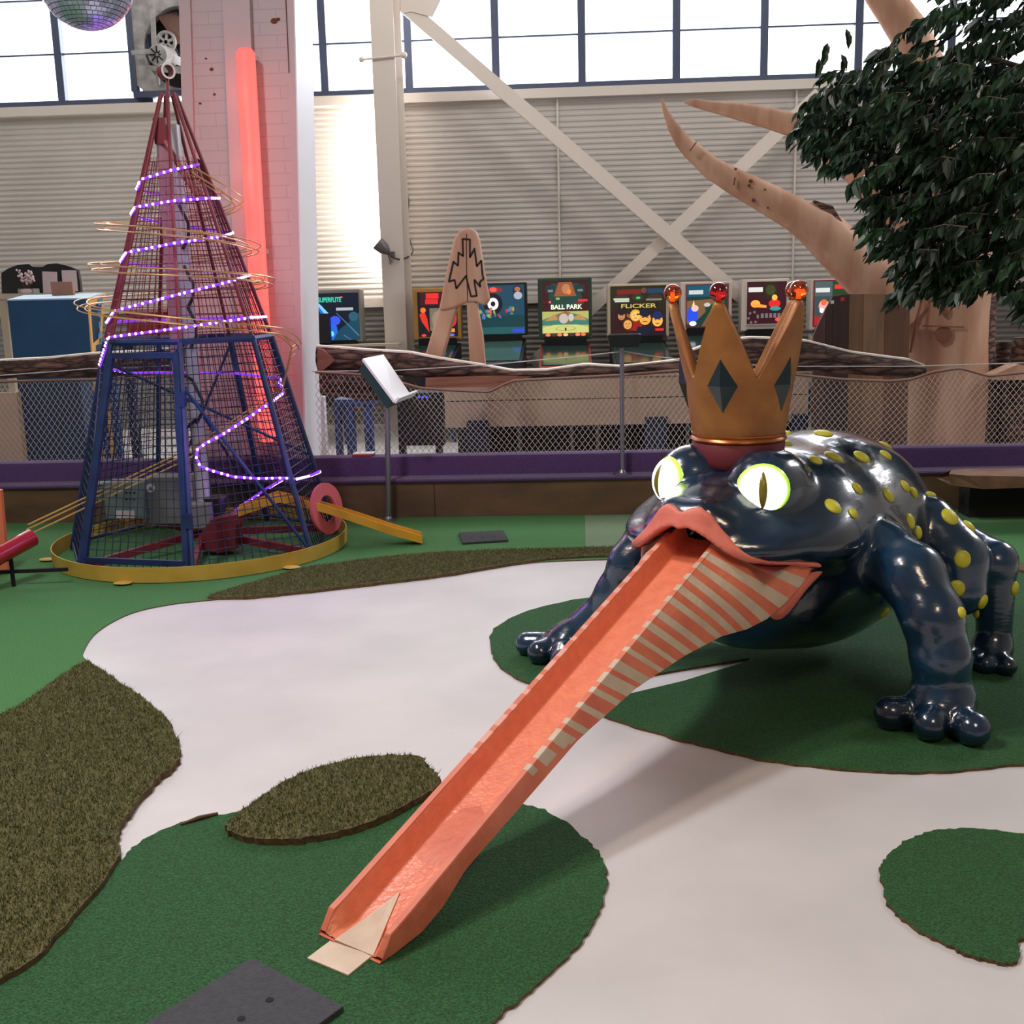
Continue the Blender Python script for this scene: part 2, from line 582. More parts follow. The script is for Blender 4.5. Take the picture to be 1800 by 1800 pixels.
# ------------------------------------------------------------------ turf patches
def patch(name, px, mat, z, label, jag=0.006, n=7, sharp=False, cut=None):
    pts = [G(x, y) for x, y in px]
    P = pts if sharp else smoothpoly(pts, n)
    out = []
    for i, p in enumerate(P):
        j = rng.uniform(-jag, jag)
        out.append((p.x + j, p.y + rng.uniform(-jag, jag)))
    mb = MB()
    n_ = len(out)
    cx = sum(p[0] for p in out) / n_; cy = sum(p[1] for p in out) / n_
    mb.v = [(p[0], p[1], 0.0005) for p in out] + [(p[0], p[1], z) for p in out]
    mb.f = [tuple(range(n_, 2 * n_))] + [(i, (i + 1) % n_, n_ + (i + 1) % n_, n_ + i) for i in range(n_)]
    area2 = sum(out[i][0] * out[(i + 1) % n_][1] - out[(i + 1) % n_][0] * out[i][1] for i in range(n_))
    if area2 < 0:
        mb.f = [q[::-1] for q in mb.f]
    mb.m = [0] + [1] * n_
    o = mb.build(name, [mat, m_edge], None, origin=(cx, cy, 0))
    tag(o, label, 'artificial turf')
    o.matrix_basis = Matrix.Translation((cx, cy, 0))
    if mat is m_turf_o:      # long pile: individual blades, fuzzy at the edge
        q = np.array(out)
        lo, hi = q.min(0), q.max(0)
        lo = np.maximum(lo, (-3.2, 1.9)); hi = np.minimum(hi, (1.2, 7.0))
        gen = np.random.default_rng(5)
        nb = int((hi - lo).prod() * 30000)
        p = lo + gen.random((nb, 2)) * (hi - lo)
        ins = np.zeros(nb, bool)
        for i in range(n_):
            (xa, ya), (xb, yb_) = q[i], q[i - 1]
            if ya == yb_:
                continue
            c = ((ya > p[:, 1]) != (yb_ > p[:, 1])) & (p[:, 0] < (xb - xa) * (p[:, 1] - ya) / (yb_ - ya) + xa)
            ins ^= c
        p = p[ins]
        k = len(p)
        an = gen.random(k) * 2 * pi
        ln = .007 + .009 * gen.random(k)
        tl = gen.normal(0, .55, (k, 2)) * ln[:, None]
        wd = .0014 + .0009 * gen.random(k)
        dx = np.stack([np.cos(an), np.sin(an)], 1) * wd[:, None]
        V = np.zeros((k, 3, 3))
        V[:, 0, :2] = p - dx; V[:, 1, :2] = p + dx; V[:, 2, :2] = p + tl
        V[:, :2, 2] = z - .002; V[:, 2, 2] = z + ln
        b2 = MB()
        b2.v = [tuple(r) for r in V.reshape(-1, 3)]
        b2.f = [(3 * i, 3 * i + 1, 3 * i + 2) for i in range(k)]
        b2.m = [0] * k
        tag(b2.build('pile', m_pile, o), None, None, kind='stuff')
    return o


def turf_poly(pts):
    return pts


base = [(-260, 1400), (0, 1275), (145, 1178), (146, 1150), (172, 1112), (230, 1080), (300, 1064), (372, 1056), (520, 1040),
        (700, 1012), (900, 992), (1120, 984), (1500, 984), (1790, 1000), (2300, 1040), (2500, 990)]
back = [Vector((7.4, 7.785, 0)), Vector((-6.5, 7.785, 0)), Vector((-6.5, 3.2, 0))]
bp_ = smoothpoly([G(x, y) for x, y in base], 6, closed=False) + back
o_ = []
mb = MB()
n_ = len(bp_)
mb.v = [(p.x, p.y, 0.0005) for p in bp_] + [(p.x, p.y, 0.006) for p in bp_]
mb.f = [tuple(range(n_, 2 * n_))] + [(i, (i + 1) % n_, n_ + (i + 1) % n_, n_ + i) for i in range(n_)]
mb.m = [0] + [1] * n_
tag(mb.build('turf', [m_turf, m_edge], None), 'large light green turf area under the wire cone reaching back to the brown board', 'artificial turf')

patch('turf', [(366, 1054), (400, 1042), (440, 1030), (520, 1006), (600, 993), (700, 981), (800, 974), (900, 970), (1000, 968), (1120, 965),
               (1300, 965), (1500, 966), (1700, 985), (1900, 1004), (2100, 1030), (2100, 1045), (1900, 1020), (1700, 997), (1500, 985), (1300, 982), (1120, 981), (1000, 984),
               (900, 995), (800, 1012), (700, 1025), (600, 1037), (500, 1048), (430, 1054)], m_turf_o, 0.018,
      'narrow curving olive turf strip between white floor and light green turf', n=4)
patch('turf', [(0, 1268), (60, 1232), (145, 1174), (165, 1176), (200, 1200), (250, 1235), (290, 1270), (310, 1300), (316, 1330), (309, 1354),
               (280, 1378), (240, 1425), (215, 1460), (208, 1490), (211, 1522), (150, 1602), (62, 1698), (0, 1737), (-130, 1800), (-420, 1800), (-420, 1480), (-200, 1380)],
      m_turf_o, 0.024, 'large olive brown turf piece at the left edge beside the white floor', n=5)
patch('turf', [(-40, 1757), (62, 1698), (150, 1602), (213, 1518), (240, 1490), (300, 1457), (380, 1438), (480, 1424), (600, 1416), (700, 1412), (850, 1413),
               (920, 1418), (980, 1440), (1030, 1480), (1055, 1510), (1066, 1548), (1057, 1600), (1020, 1660), (960, 1722), (900, 1772), (860, 1815),
               (800, 1900), (500, 2000), (0, 2000)], m_turf_d, 0.010,
      'dark green turf the foot of the coral tongue ramp rests on')
patch('turf', [(398, 1466), (430, 1436), (480, 1401), (540, 1370), (600, 1352), (670, 1342), (735, 1343), (755, 1360), (775, 1384), (763, 1402), (730, 1422),
               (680, 1448), (600, 1476), (530, 1489), (460, 1491), (415, 1480)], m_turf_o, 0.030,
      'small olive oval turf patch overlapping the dark green beside the tongue ramp')
isl = [(860, 1125), (873, 1104), (920, 1080), (990, 1061), (1060, 1050), (1200, 1034), (1500, 1018), (1800, 1010), (2100, 1012), (2200, 1150), (2050, 1330),
       (1800, 1347), (1700, 1357), (1600, 1362), (1500, 1358), (1350, 1340), (1250, 1318), (1150, 1291), (1062, 1262), (1030, 1248)]
iw = [(1085, 1228), (1200, 1200), (1320, 1163), (1318, 1160), (1180, 1184), (1060, 1206), (1000, 1212)]
il = [(1000, 1212), (930, 1204), (880, 1176), (864, 1150)]
P = smoothpoly([G(x, y) for x, y in isl], 6, closed=False) + [G(x, y) for x, y in iw] + smoothpoly([G(x, y) for x, y in il], 5, closed=False)[1:]
P = [(p.x + rng.uniform(-.005, .005), p.y + rng.uniform(-.005, .005)) for p in P]
n_ = len(P)
mb = MB()
mb.v = [(p[0], p[1], 0.0005) for p in P] + [(p[0], p[1], 0.010) for p in P]
ar = sum(P[i][0] * P[(i + 1) % n_][1] - P[(i + 1) % n_][0] * P[i][1] for i in range(n_))
mb.f = [tuple(range(n_, 2 * n_))] + [(i, (i + 1) % n_, n_ + (i + 1) % n_, n_ + i) for i in range(n_)]
if ar < 0:
    mb.f = [q[::-1] for q in mb.f]
mb.m = [0] + [1] * n_
tag(mb.build('turf', [m_turf_d, m_edge], None), 'dark green turf island under the crowned frog with a white wedge cut in it', 'artificial turf')
patch('turf', [(1548, 1550), (1552, 1521), (1575, 1495), (1610, 1475), (1650, 1464), (1720, 1462), (1800, 1472), (1950, 1500), (1930, 1620), (1800, 1655), (1793, 1680), (1777, 1698), (1740, 1695),
               (1690, 1678), (1640, 1655), (1600, 1630), (1565, 1600)], m_turf_d, 0.010, 'dark green turf patch at the lower right corner of the white floor')
patch('turf', [(1028, 908), (1400, 903), (1400, 966), (1029, 969)], m_turf_s, 0.009, 'pale sage turf rectangle let into the green near the brown board', sharp=True, jag=0)


def mat_board(px, th, label, holes):
    P = [G(x, y, 0.012) for x, y in px]
    c_ = sum((p for p in P), Vector()) / 4
    t = thing('rubber_mat', (c_.x, c_.y, 0.01), label, 'tee mat', 'rubber tee mats')
    mb = MB()
    vs = [Vector((p.x, p.y, 0.007)) for p in P] + [Vector((p.x, p.y, 0.011 + th)) for p in P]
    mb.hexa(vs)
    bevel(mb.build('pad', m_rubber, t), 0.003)
    for h in holes:
        p = G(*h, 0.012 + th)
        MB().lathe((p.x, p.y, 0.0085 + th), [(0.001, .0038), (.009, .0036), (.0095, .001)], 14).build('tee_hole', m_dark, t)


a, b = G(443, 1690), G(605, 1776)
e = (b - a)
d0 = (G(265, 1800) - a).normalized()
c_, d_ = b + d0 * .62, a + d0 * .62


def to_px(p):
    q = CR.transposed() @ (p - CP)
    return (900 + FPX * q.x / -q.z, 900 - FPX * q.y / -q.z)


mat_board([to_px(a), to_px(d_), to_px(c_), to_px(b)][::-1], 0.012, 'black rubber tee mat on dark green turf in front of the tongue ramp', [(474, 1757), (424, 1790)])
mat_board([(806, 938), (885, 934), (894, 951), (813, 956)][::1], 0.010, 'grey rubber tee mat lying on light green turf before the brown board', [(828, 945), (848, 944), (868, 943)])
# sliver of wood left along a turf edge
p0, p1 = G(318, 1456), G(383, 1437)
st = MB().tube([Vector((p0.x, p0.y, .012)), Vector(((p0.x + p1.x) / 2, (p0.y + p1.y) / 2, .017)), Vector((p1.x, p1.y, .012))], [.004, .007, .006], 8)
tag(st.build('stick', M('stick_brown', (86, 62, 42), .8), None, smooth=60), 'thin brown stick lying at the edge of the dark green turf', 'stick')
# ------------------------------------------------------------------ the crowned frog
FB = Vector((-0.60, 2.34, 0.0))
FA = rad(-125)
FROT = Matrix.Rotation(FA, 4, 'Z')
FM = Matrix.Translation(FB) @ FROT
FMI = FM.inverted()


def fw(u, v, w):
    return FM @ Vector((u, v, w))


def fdir(u, v, w):
    return FROT.to_3x3() @ Vector((u, v, w))


def surface_nets(f, lo, h):
    nx, ny, nz = f.shape
    s = f < 0
    cs = {}
    for i in (0, 1):
        for j in (0, 1):
            for k in (0, 1):
                cs[(i, j, k)] = (f[i:nx - 1 + i, j:ny - 1 + j, k:nz - 1 + k], s[i:nx - 1 + i, j:ny - 1 + j, k:nz - 1 + k])
    allin = np.ones((nx - 1, ny - 1, nz - 1), bool); anyin = np.zeros_like(allin)
    for v, q in cs.values():
        allin &= q; anyin |= q
    mask = anyin & ~allin
    acc = np.zeros(mask.shape + (3,)); cnt = np.zeros(mask.shape)
    for a, (va, sa) in cs.items():
        for ax in range(3):
            if a[ax] == 1:
                continue
            b = list(a); b[ax] = 1; b = tuple(b)
            vb, sb = cs[b]
            x = sa != sb
            t = np.where(x, va / np.where(x, va - vb, 1), 0)
            for d in range(3):
                acc[..., d] += np.where(x, (a[d] + (t if d == ax else 0)), 0)
            cnt += x
    ids = -np.ones(mask.shape, int)
    idx = np.argwhere(mask)
    ids[mask] = np.arange(len(idx))
    V = (idx + acc[mask] / cnt[mask][:, None]) * h + np.array(lo)
    F = []
    for ax in range(3):
        sl0 = [slice(0, -1) if d == ax else slice(1, -1) for d in range(3)]
        sl1 = [slice(1, None) if d == ax else slice(1, -1) for d in range(3)]
        a, b = s[tuple(sl0)], s[tuple(sl1)]
        e = np.argwhere(a != b)
        fl_ = a[a != b]
        off = np.array([0 if d == ax else 1 for d in range(3)])
        e = e + off
        o1, o2 = [d for d in range(3) if d != ax]
        def at(d1, d2):
            q = e.copy(); q[:, o1] += d1; q[:, o2] += d2
            return ids[q[:, 0], q[:, 1], q[:, 2]]
        q = np.stack([at(-1, -1), at(0, -1), at(0, 0), at(-1, 0)], 1)
        flip = fl_ if ax != 1 else ~fl_
        q[~flip] = q[~flip][:, ::-1]
        F.append(q)
    return V, np.concatenate(F)


def g_ell(P, c, r, R=None):
    d = P - np.array(c)
    if R is not None:
        d = d @ np.array(R)
    r = np.array(r)
    k0 = np.sqrt(((d / r) ** 2).sum(-1)); k1 = np.sqrt(((d / r ** 2) ** 2).sum(-1)) + 1e-9
    return k0 * (k0 - 1) / k1


def g_cap(P, a, b, ra, rb):
    a, b = np.array(a), np.array(b)
    ab = b - a
    t = np.clip(((P - a) @ ab) / (ab @ ab), 0, 1)
    return np.sqrt(((P - a - t[..., None] * ab) ** 2).sum(-1)) - (ra + (rb - ra) * t)


def smin(a, b, k):
    h = np.clip(0.5 + 0.5 * (b - a) / k, 0, 1)
    return b * (1 - h) + a * h - k * h * (1 - h)


def smax(a, b, k):
    return -smin(-a, -b, k)


LV = [0, .03, .065, .10, .135, .18, .225, .27, .34, .42]
LU = [.817, .833, .838, .815, .770, .720, .682, .655, .632, .612]
LL = [.766, .773, .760, .738, .712, .680, .652, .634, .620, .602]


def wU(v):
    return np.interp(np.abs(v), LV, LU)


def wL(v):
    return np.interp(np.abs(v), LV, LL)


def frog_head(P):
    u, v, w = P[..., 0], P[..., 1], P[..., 2]
    d = smin(g_ell(P, (-2.10, 0, .745), (.435, .25, .178)), g_ell(P, (-2.12, 0, .69), (.45, .41, .125)), .06)
    d = smin(d, g_ell(P, (-2.35, 0, .70), (.40, .41, .27)), .10)
    for s in (-1, 1):
        d = smin(d, g_ell(P, (-2.17, .30 * s, .665), (.22, .135, .105)), .05)        # cheek
        d = smin(d, g_ell(P, (-2.07, .148 * s, .868), (.165, .130, .130)), .045)       # eye mound
        d = smin(d, g_ell(P, (-2.01, .142 * s, .868), (.130, .126, .133)), .015)
    d = smin(d, g_ell(P, (-2.27, 0, .45), (.41, .37, .25)), .08)                      # throat
    vs = np.array([-.36, -.30, -.24, -.18, -.12, -.06, 0, .06, .12, .18, .24, .30, .36])
    lp = [(-1.735 - .33 * (abs(q) / .35) ** 2, q, float(.5 * (wU(q) + wL(q)) + .006)) for q in vs]
    for a, b in zip(lp[:-1], lp[1:]):
        ra, rb = [.042 if abs(q[1]) < .2 else .03 for q in (a, b)]
        d = smin(d, g_cap(P, a, b, ra, rb), .03)                                     # upper lip roll
    for s in (-1, 1):                                                                # lower lip roll
        d = smin(d, g_cap(P, (-2.07, .325 * s, .585), (-1.95, .235 * s, .45), .022, .026), .03)
    cav = np.maximum.reduce([w - (wL(v)), .40 + .22 * np.clip((np.abs(v) - .12) / .2, 0, 1) - w, np.abs(v) - .355, -2.2 - u])
    d = smax(d, -cav, .012)
    return d


def frog_sdf(P):
    d = g_ell(P, (-2.78, 0, .55), (.74, .462, .425))
    d = smin(d, g_ell(P, (-2.55, 0, .50), (.5, .46, .36)), .1)
    d = smin(d, frog_head(P), .07)
    for s in (-1, 1):
        if s > 0:
            arm = [((-2.56, .27, .57), .16), ((-2.42, .43, .57), .125), ((-2.33, .575, .535), .112), ((-2.27, .675, .41), .102), ((-2.27, .71, .27), .097), ((-2.30, .715, .14), .094)]
            hand = (-2.28, .72, .10)
            toes = [(-2.165, .58, .064), (-2.14, .725, .064), (-2.18, .855, .064)]
        else:
            arm = [((-2.50, -.32, .60), .15), ((-2.30, -.47, .56), .11), ((-2.22, -.53, .46), .092), ((-2.22, -.61, .32), .080), ((-2.22, -.72, .18), .075), ((-2.19, -.80, .12), .072)]
            hand = (-2.17, -.84, .09)
            toes = [(-2.11, -1.0, .056), (-2.045, -.885, .056), (-2.02, -.75, .05)]
        a_ = None
        for (p, r), (q, r2) in zip(arm[:-1], arm[1:]):
            c = g_cap(P, p, q, r, r2)
            a_ = c if a_ is None else smin(a_, c, .04)
        a_ = smin(a_, g_ell(P, hand, (.125, .12, .105) if s > 0 else (.09, .085, .07)), .04)
        for t in toes:
            b0 = (hand[0] * .6 + t[0] * .4, hand[1] * .6 + t[1] * .4, .072)
            c = g_cap(P, b0, t, .05 if s > 0 else .045, .062 if s > 0 else .055)
            a_ = smin(a_, c, .018)
        d = smin(d, a_, .035)
        # hind leg: haunch, knee, shank and foot
        h_ = g_cap(P, (-2.97, .42 * s, .59), (-2.95, .55 * s, .46), .122, .130)
        h_ = smin(h_, g_cap(P, (-2.95, .55 * s, .46), (-2.93, .575 * s, .345), .130, .108), .02)
        d = smin(d, h_, .025)
        g = g_cap(P, (-3.25, .48 * s, .47), (-3.10, .665 * s, .435), .09, .085)
        g = smin(g, g_cap(P, (-3.10, .665 * s, .435), (-3.09, .68 * s, .12), .085, .07), .03)
        g = smin(g, g_ell(P, (-3.07, .68 * s, .075), (.09, .085, .07)), .03)
        for t in ((-2.96, .62 * s, .045), (-2.95, .69 * s, .045), (-2.97, .765 * s, .045)):
            g = smin(g, g_cap(P, (-3.04, .69 * s, .06), t, .04, .042), .012)
        d = smin(d, g, .02)
    d = np.maximum(d, .008 - P[..., 2])
    return d


def sdf_mesh(fn, lo, hi, h):
    n = [int((hi[i] - lo[i]) / h) + 1 for i in range(3)]
    ax = [lo[i] + h * np.arange(n[i]) for i in range(3)]
    out = np.empty(n)
    for i in range(0, n[0], 16):
        P = np.stack(np.meshgrid(ax[0][i:i + 16], ax[1], ax[2], indexing='ij'), -1)
        out[i:i + 16] = fn(P)
    return surface_nets(out, lo, h)


def frog_build(V, F, name, mat, parent):
    Wd = np.array(V) @ np.array(FM.to_3x3()).T + np.array(FM.translation)
    mb = MB()
    mb.v = [tuple(p) for p in Wd]
    mb.f = [tuple(int(i) for i in q) for q in F]
    mb.m = [0] * len(mb.f)
    return mb, mb.build(name, mat, parent, smooth=180)


def painted(name, c1, c2, c3, rough, scale, coat):
    m = M(name, c1, rough, col2=c2, nscale=scale, ndet=6, bump=0.0, coat=coat, ramp=(.36, .63))
    N, L = m.node_tree.nodes, m.node_tree.links
    b = N['Principled BSDF']
    tc = [n for n in N if n.type == 'TEX_COORD'][0]
    mp = N.new('ShaderNodeMapping'); mp.inputs['Scale'].default_value = (10, 26, 60); mp.inputs['Rotation'].default_value = (0.5, 0.3, 0.4)
    n = N.new('ShaderNodeTexNoise'); n.inputs['Scale'].default_value = 1.0; n.inputs['Detail'].default_value = 5
    bp = N.new('ShaderNodeBump'); bp.inputs['Strength'].default_value = 0.26; bp.inputs['Distance'].default_value = 0.004
    L.new(tc.outputs['Object'], mp.inputs['Vector']); L.new(mp.outputs['Vector'], n.inputs['Vector'])
    L.new(n.outputs['Fac'], bp.inputs['Height']); L.new(bp.outputs['Normal'], b.inputs['Normal'])
    L.new(bp.outputs['Normal'], b.inputs['Coat Normal'])
    rr = N.new('ShaderNodeMapRange'); rr.inputs['To Min'].default_value = rough - .05; rr.inputs['To Max'].default_value = rough + .08
    L.new(n.outputs['Fac'], rr.inputs['Value']); L.new(rr.outputs['Result'], b.inputs['Roughness'])
    return m


m_frog = painted('navy_gloss_paint', (8, 14, 25), (23, 56, 84), None, 0.22, 2.2, 0.9)
m_lip = M('coral_lip_paint', (214, 110, 92), 0.55, col2=(226, 124, 104), nscale=9, bump=.15, bscale=60)
m_wart = M('yellow_wart_paint', (208, 200, 52), 0.4, col2=(184, 178, 44), nscale=14)
m_mouth = M('mouth_red', (120, 44, 40), 0.7)

frog = thing('frog_sculpture', fw(-2.7, 0, 0), 'giant glossy navy frog statue with yellow warts and glowing eyes on the dark green turf', 'frog statue', rotz=FA)
H_ = 0.0135
fV, fF = sdf_mesh(frog_sdf, (-3.75, -1.14, -.02), (-1.55, 1.05, 1.12), H_)
fmb, fbody = frog_build(fV, fF, 'body', m_frog, frog)
bvh = BVHTree.FromPolygons([Vector(p) for p in fmb.v], fmb.f)

# painted lips follow the head, a few millimetres proud of it
def lip_sdf(P):
    u, v, w = P[..., 0], P[..., 1], P[..., 2]
    band = np.maximum.reduce([w - wU(v), (wL(v) - .012) - w, np.abs(v) - .37, -2.09 - u]) * .8
    return smax(frog_head(P) - .006, band, .006)


lV, lF = sdf_mesh(lip_sdf, (-2.12, -.40, .56), (-1.60, .40, .87), .0075)
frog_build(lV, lF, 'lips', m_lip, frog)


def low_lip_sdf(P):
    d = frog_head(P) - .003
    q = np.minimum(g_cap(P, (-2.06, .330, .585), (-1.95, .245, .44), .028, .040), 9)
    return smax(d, q, .006)


lV, lF = sdf_mesh(low_lip_sdf, (-2.18, .10, .34), (-1.80, .46, .68), .0085)
frog_build(lV, lF, 'lower_lip', m_lip, frog)
# back of the mouth
mb = MB()
mb.box(Vector((0, 0, 0)), (.02, .62, .34))
mb.v = [tuple(fw(-2.17 + p[0], p[1], .60 + p[2])) for p in mb.v]
mb.build('mouth_lining', m_mouth, frog)

P = []
for u in np.linspace(-2.17, -1.765, 8):
    P.append([fw(u, v, float(wL(v)) - .006) for v in np.linspace(-.30, .30, 25)])
MB().grid(P).build('palate', m_mouth, frog, smooth=60)

# eyes
m_eye = bpy.data.materials.new('lit_eye')
m_eye.use_nodes = True
N, L = m_eye.node_tree.nodes, m_eye.node_tree.links
b = N['Principled BSDF']
b.inputs['Base Color'].default_value = rgb(210, 230, 120); b.inputs['Roughness'].default_value = 0.15
tc = N.new('ShaderNodeTexCoord'); sx = N.new('ShaderNodeSeparateXYZ')
cr = N.new('ShaderNodeValToRGB')
L.new(tc.outputs['Object'], sx.inputs[0]); mr = N.new('ShaderNodeMapRange')
mr.inputs['From Min'].default_value = 0.050; mr.inputs['From Max'].default_value = 0.075
L.new(sx.outputs['Z'], mr.inputs['Value']); L.new(mr.outputs['Result'], cr.inputs['Fac'])
cr.color_ramp.elements[0].position = 0.0; cr.color_ramp.elements[0].color = (0.22, 0.75, 0.02, 1)
cr.color_ramp.elements[1].position = 0.55; cr.color_ramp.elements[1].color = (1, 1, .86, 1)
e_ = cr.color_ramp.elements.new(0.28); e_.color = (0.62, 0.95, 0.06, 1)
L.new(cr.outputs['Color'], b.inputs['Emission Color'])
ms = N.new('ShaderNodeMapRange'); ms.inputs['To Min'].default_value = 0.7; ms.inputs['To Max'].default_value = 3.2
L.new(mr.outputs['Result'], ms.inputs['Value']); L.new(ms.outputs['Result'], b.inputs['Emission Strength'])
m_pupil = M('olive_pupil', (120, 110, 30), 0.25, emit=0.08)
for s in (1, -1):
    n = fdir(cos(rad(27)) * cos(rad(4)), s * sin(rad(27)) * cos(rad(4)), sin(rad(4))).normalized()
    c = fw(-2.01, .142 * s, .868) + n * .050
    R = n.to_track_quat('Z', 'Y').to_matrix()
    e = bpy.data.objects.new('eye', None)
    mb = MB().ball((0, 0, 0), .101, 32, 20)
    me_o = mb.build('eye', m_eye, None, smooth=180)
    me_o.parent = frog
    mw = R.to_4x4(); mw.translation = c
    me_o.matrix_basis = frog.matrix_basis.inverted() @ mw
    # slit pupil standing a hair off the lens
    Pp = []
    upv = (Vector((0, 0, 1)) - n * n.z).normalized(); rt = upv.cross(n)
    for i in range(13):
        t = -1 + 2 * i / 12
        wd = .0145 * max(0, 1 - t * t) ** .8
        row = []
        for j in range(5):
            q = -1 + 2 * j / 4
            a_, b_ = q * wd, t * .068
            dn = math.sqrt(max(.1025 ** 2 - a_ * a_ - b_ * b_, 0))
            bulge = .006 * (1 - q * q) * (1 - t * t)
            row.append(c + rt * a_ + upv * b_ + n * (dn + bulge))
        Pp.append(row)
    point('eye_glow', c + n * .085 - upv * .088 - fdir(0, s, 0) * .03, .10, (.55, 1.0, .04), .015)
    MB().grid(Pp, flip=True).build('pupil', m_pupil, me_o, smooth=180)

# raised yellow warts
warts = [(1390, 748, 22, 8), (1473, 751, 15, 6), (1447, 762, 18, 9), (1381, 763, 9, 7), (1382, 781, 9, 8), (1466, 803, 16, 11), (1515, 803, 12, 12), (1433, 809, 11, 9),
         (1557, 800, 8, 10), (1507, 859, 7, 12), (1561, 870, 11, 11), (1591, 855, 8, 10), (1606, 866, 5, 11), (1464, 890, 11, 15), (1500, 903, 5, 11), (1600, 916, 7, 15),
         (1614, 936, 5, 13), (1636, 870, 9, 6), (1670, 908, 13, 12), (1704, 925, 8, 12), (1692, 983, 12, 11), (1682, 1034, 12, 10), (1728, 1058, 10, 10), (1716, 1077, 9, 6),
         (1690, 1077, 6, 5), (1554, 1077, 10, 8), (1784, 1035, 7, 12), (1548, 1095, 8, 5)]
k = 0
hits = []
for (x, y, rx, ry) in warts:
    h = bvh.ray_cast(CP, ray(x, y).normalized())
    if h[0] is None:
        print('wart missed', x, y)
        continue
    hits.append((h[0], h[1], (rx + ry) / 2, h[3]))
# the far flank carries the same kind of warts
for (u, v, w) in ((-2.7, -.5, .75), (-2.9, -.5, .6), (-3.1, -.5, .75), (-2.6, -.45, .55), (-3.3, -.35, .6), (-3.2, .2, .95), (-3.4, 0, .8)):
    q = bvh.find_nearest(fw(u, v, w))
    hits.append((q[0], q[1], 11, 4.5))
for (p, n, r, dist) in hits:
    up = Vector((0, 0, 1)); t = n.cross(up); t = t.normalized() if t.length > .05 else Vector((1, 0, 0))
    q = n.cross(t).normalized()
    R = Matrix((t, q, n)).transposed()
    rr = max(.019, min(.04, r * 1.12 * dist / FPX * 1.05))
    MB().ball(p - n * .002, (rr, rr * 1.12, .016), 18, 10, R).build('wart', m_wart, frog, smooth=180)

# ------------------------------------------------------------------ crown on its head
m_gold = M('bronze_gold_paint', (168, 112, 56), 0.45, metal=0.25, col2=(142, 90, 46), nscale=7, bump=.12, bscale=30)
m_gold2 = M('gold_ring_paint', (170, 100, 52), 0.3, metal=0.6)
m_maroon = M('maroon_band', (104, 26, 36), 0.6)
m_gem = M('dark_teal_gem', (18, 38, 44), 0.22, coat=.4)
CC = fw(-2.13, -.012, 0)
crown = thing('crown', (CC.x, CC.y, .92), 'bronze gold five pointed crown with dark diamonds sitting on the navy frog', 'crown')
MB().lathe((CC.x, CC.y, 0), [(.150, .915), (.162, .925), (.167, .945), (.169, 1.01), (.160, 1.02)], 48).build('band', m_maroon, crown, smooth=50)
MB().lathe((CC.x, CC.y, 0), [(.150, 1.012), (.170, 1.014), (.176, 1.022), (.172, 1.030), (.168, 1.033), (.172, 1.038), (.172, 1.044), (.15, 1.046)], 48).build('gold_ring', m_gold2, crown, smooth=50)
A0 = rad(-116)


def c_rad(w):
    return np.interp(w, [1.04, 1.06, 1.15, 1.25, 1.35, 1.45, 1.56], [.166, .172, .184, .200, .220, .244, .270])


def c_h(a):
    t = ((a - A0) / (2 * pi / 5)) % 1.0
    t = abs(t - .5) * 2          # 1 on a tip, 0 in a valley
    x = min(1.0, t / .90)
    return 1.245 + .258 * (x ** 1.15) + (.006 * (t - .9) / .1 if t > .9 else 0)


NC, NR = 200, 26
mb = MB()
rows = []
for i in range(NC):
    a = 2 * pi * i / NC
    hh = c_h(a)
    col_ = []
    for j in range(NR + 1):
        w = 1.042 + (hh - 1.042) * j / NR
        col_.append((c_rad(w), w))
    T = .034
    top = (c_rad(hh) - T * .5, hh + .012)
    inner = [(c_rad(w) - T, w) for (_, w) in reversed(col_)]
    prof = col_ + [(c_rad(hh) - T * .15, hh + .008), top, (c_rad(hh) - T * .85, hh + .008)] + inner
    ca, sa = cos(a), sin(a)
    rows.append([(CC.x + r * ca, CC.y + r * sa, w) for r, w in prof])
mb.grid(rows, closed_u=True)
mb.lathe((CC.x, CC.y, 0), [(.001, 1.10), (.16, 1.10)], 40, cap=False)
mb.build('shell', m_gold, crown, smooth=60)
m_amber = M('amber_glass', (196, 84, 20), 0.04, trans=0.9, coat=.5)
m_ruby = M('ruby_glass', (130, 14, 18), 0.04, trans=0.85, coat=.5)
m_blue = M('blue_glass', (40, 110, 170), 0.04, trans=0.9, coat=.5)
m_ambl = M('amber_filament', (255, 130, 20), 0.5, emit=1.5)
m_rubl = M('ruby_filament', (230, 30, 20), 0.5, emit=1.2)
m_blul = M('blue_filament', (70, 170, 230), 0.5, emit=.8)
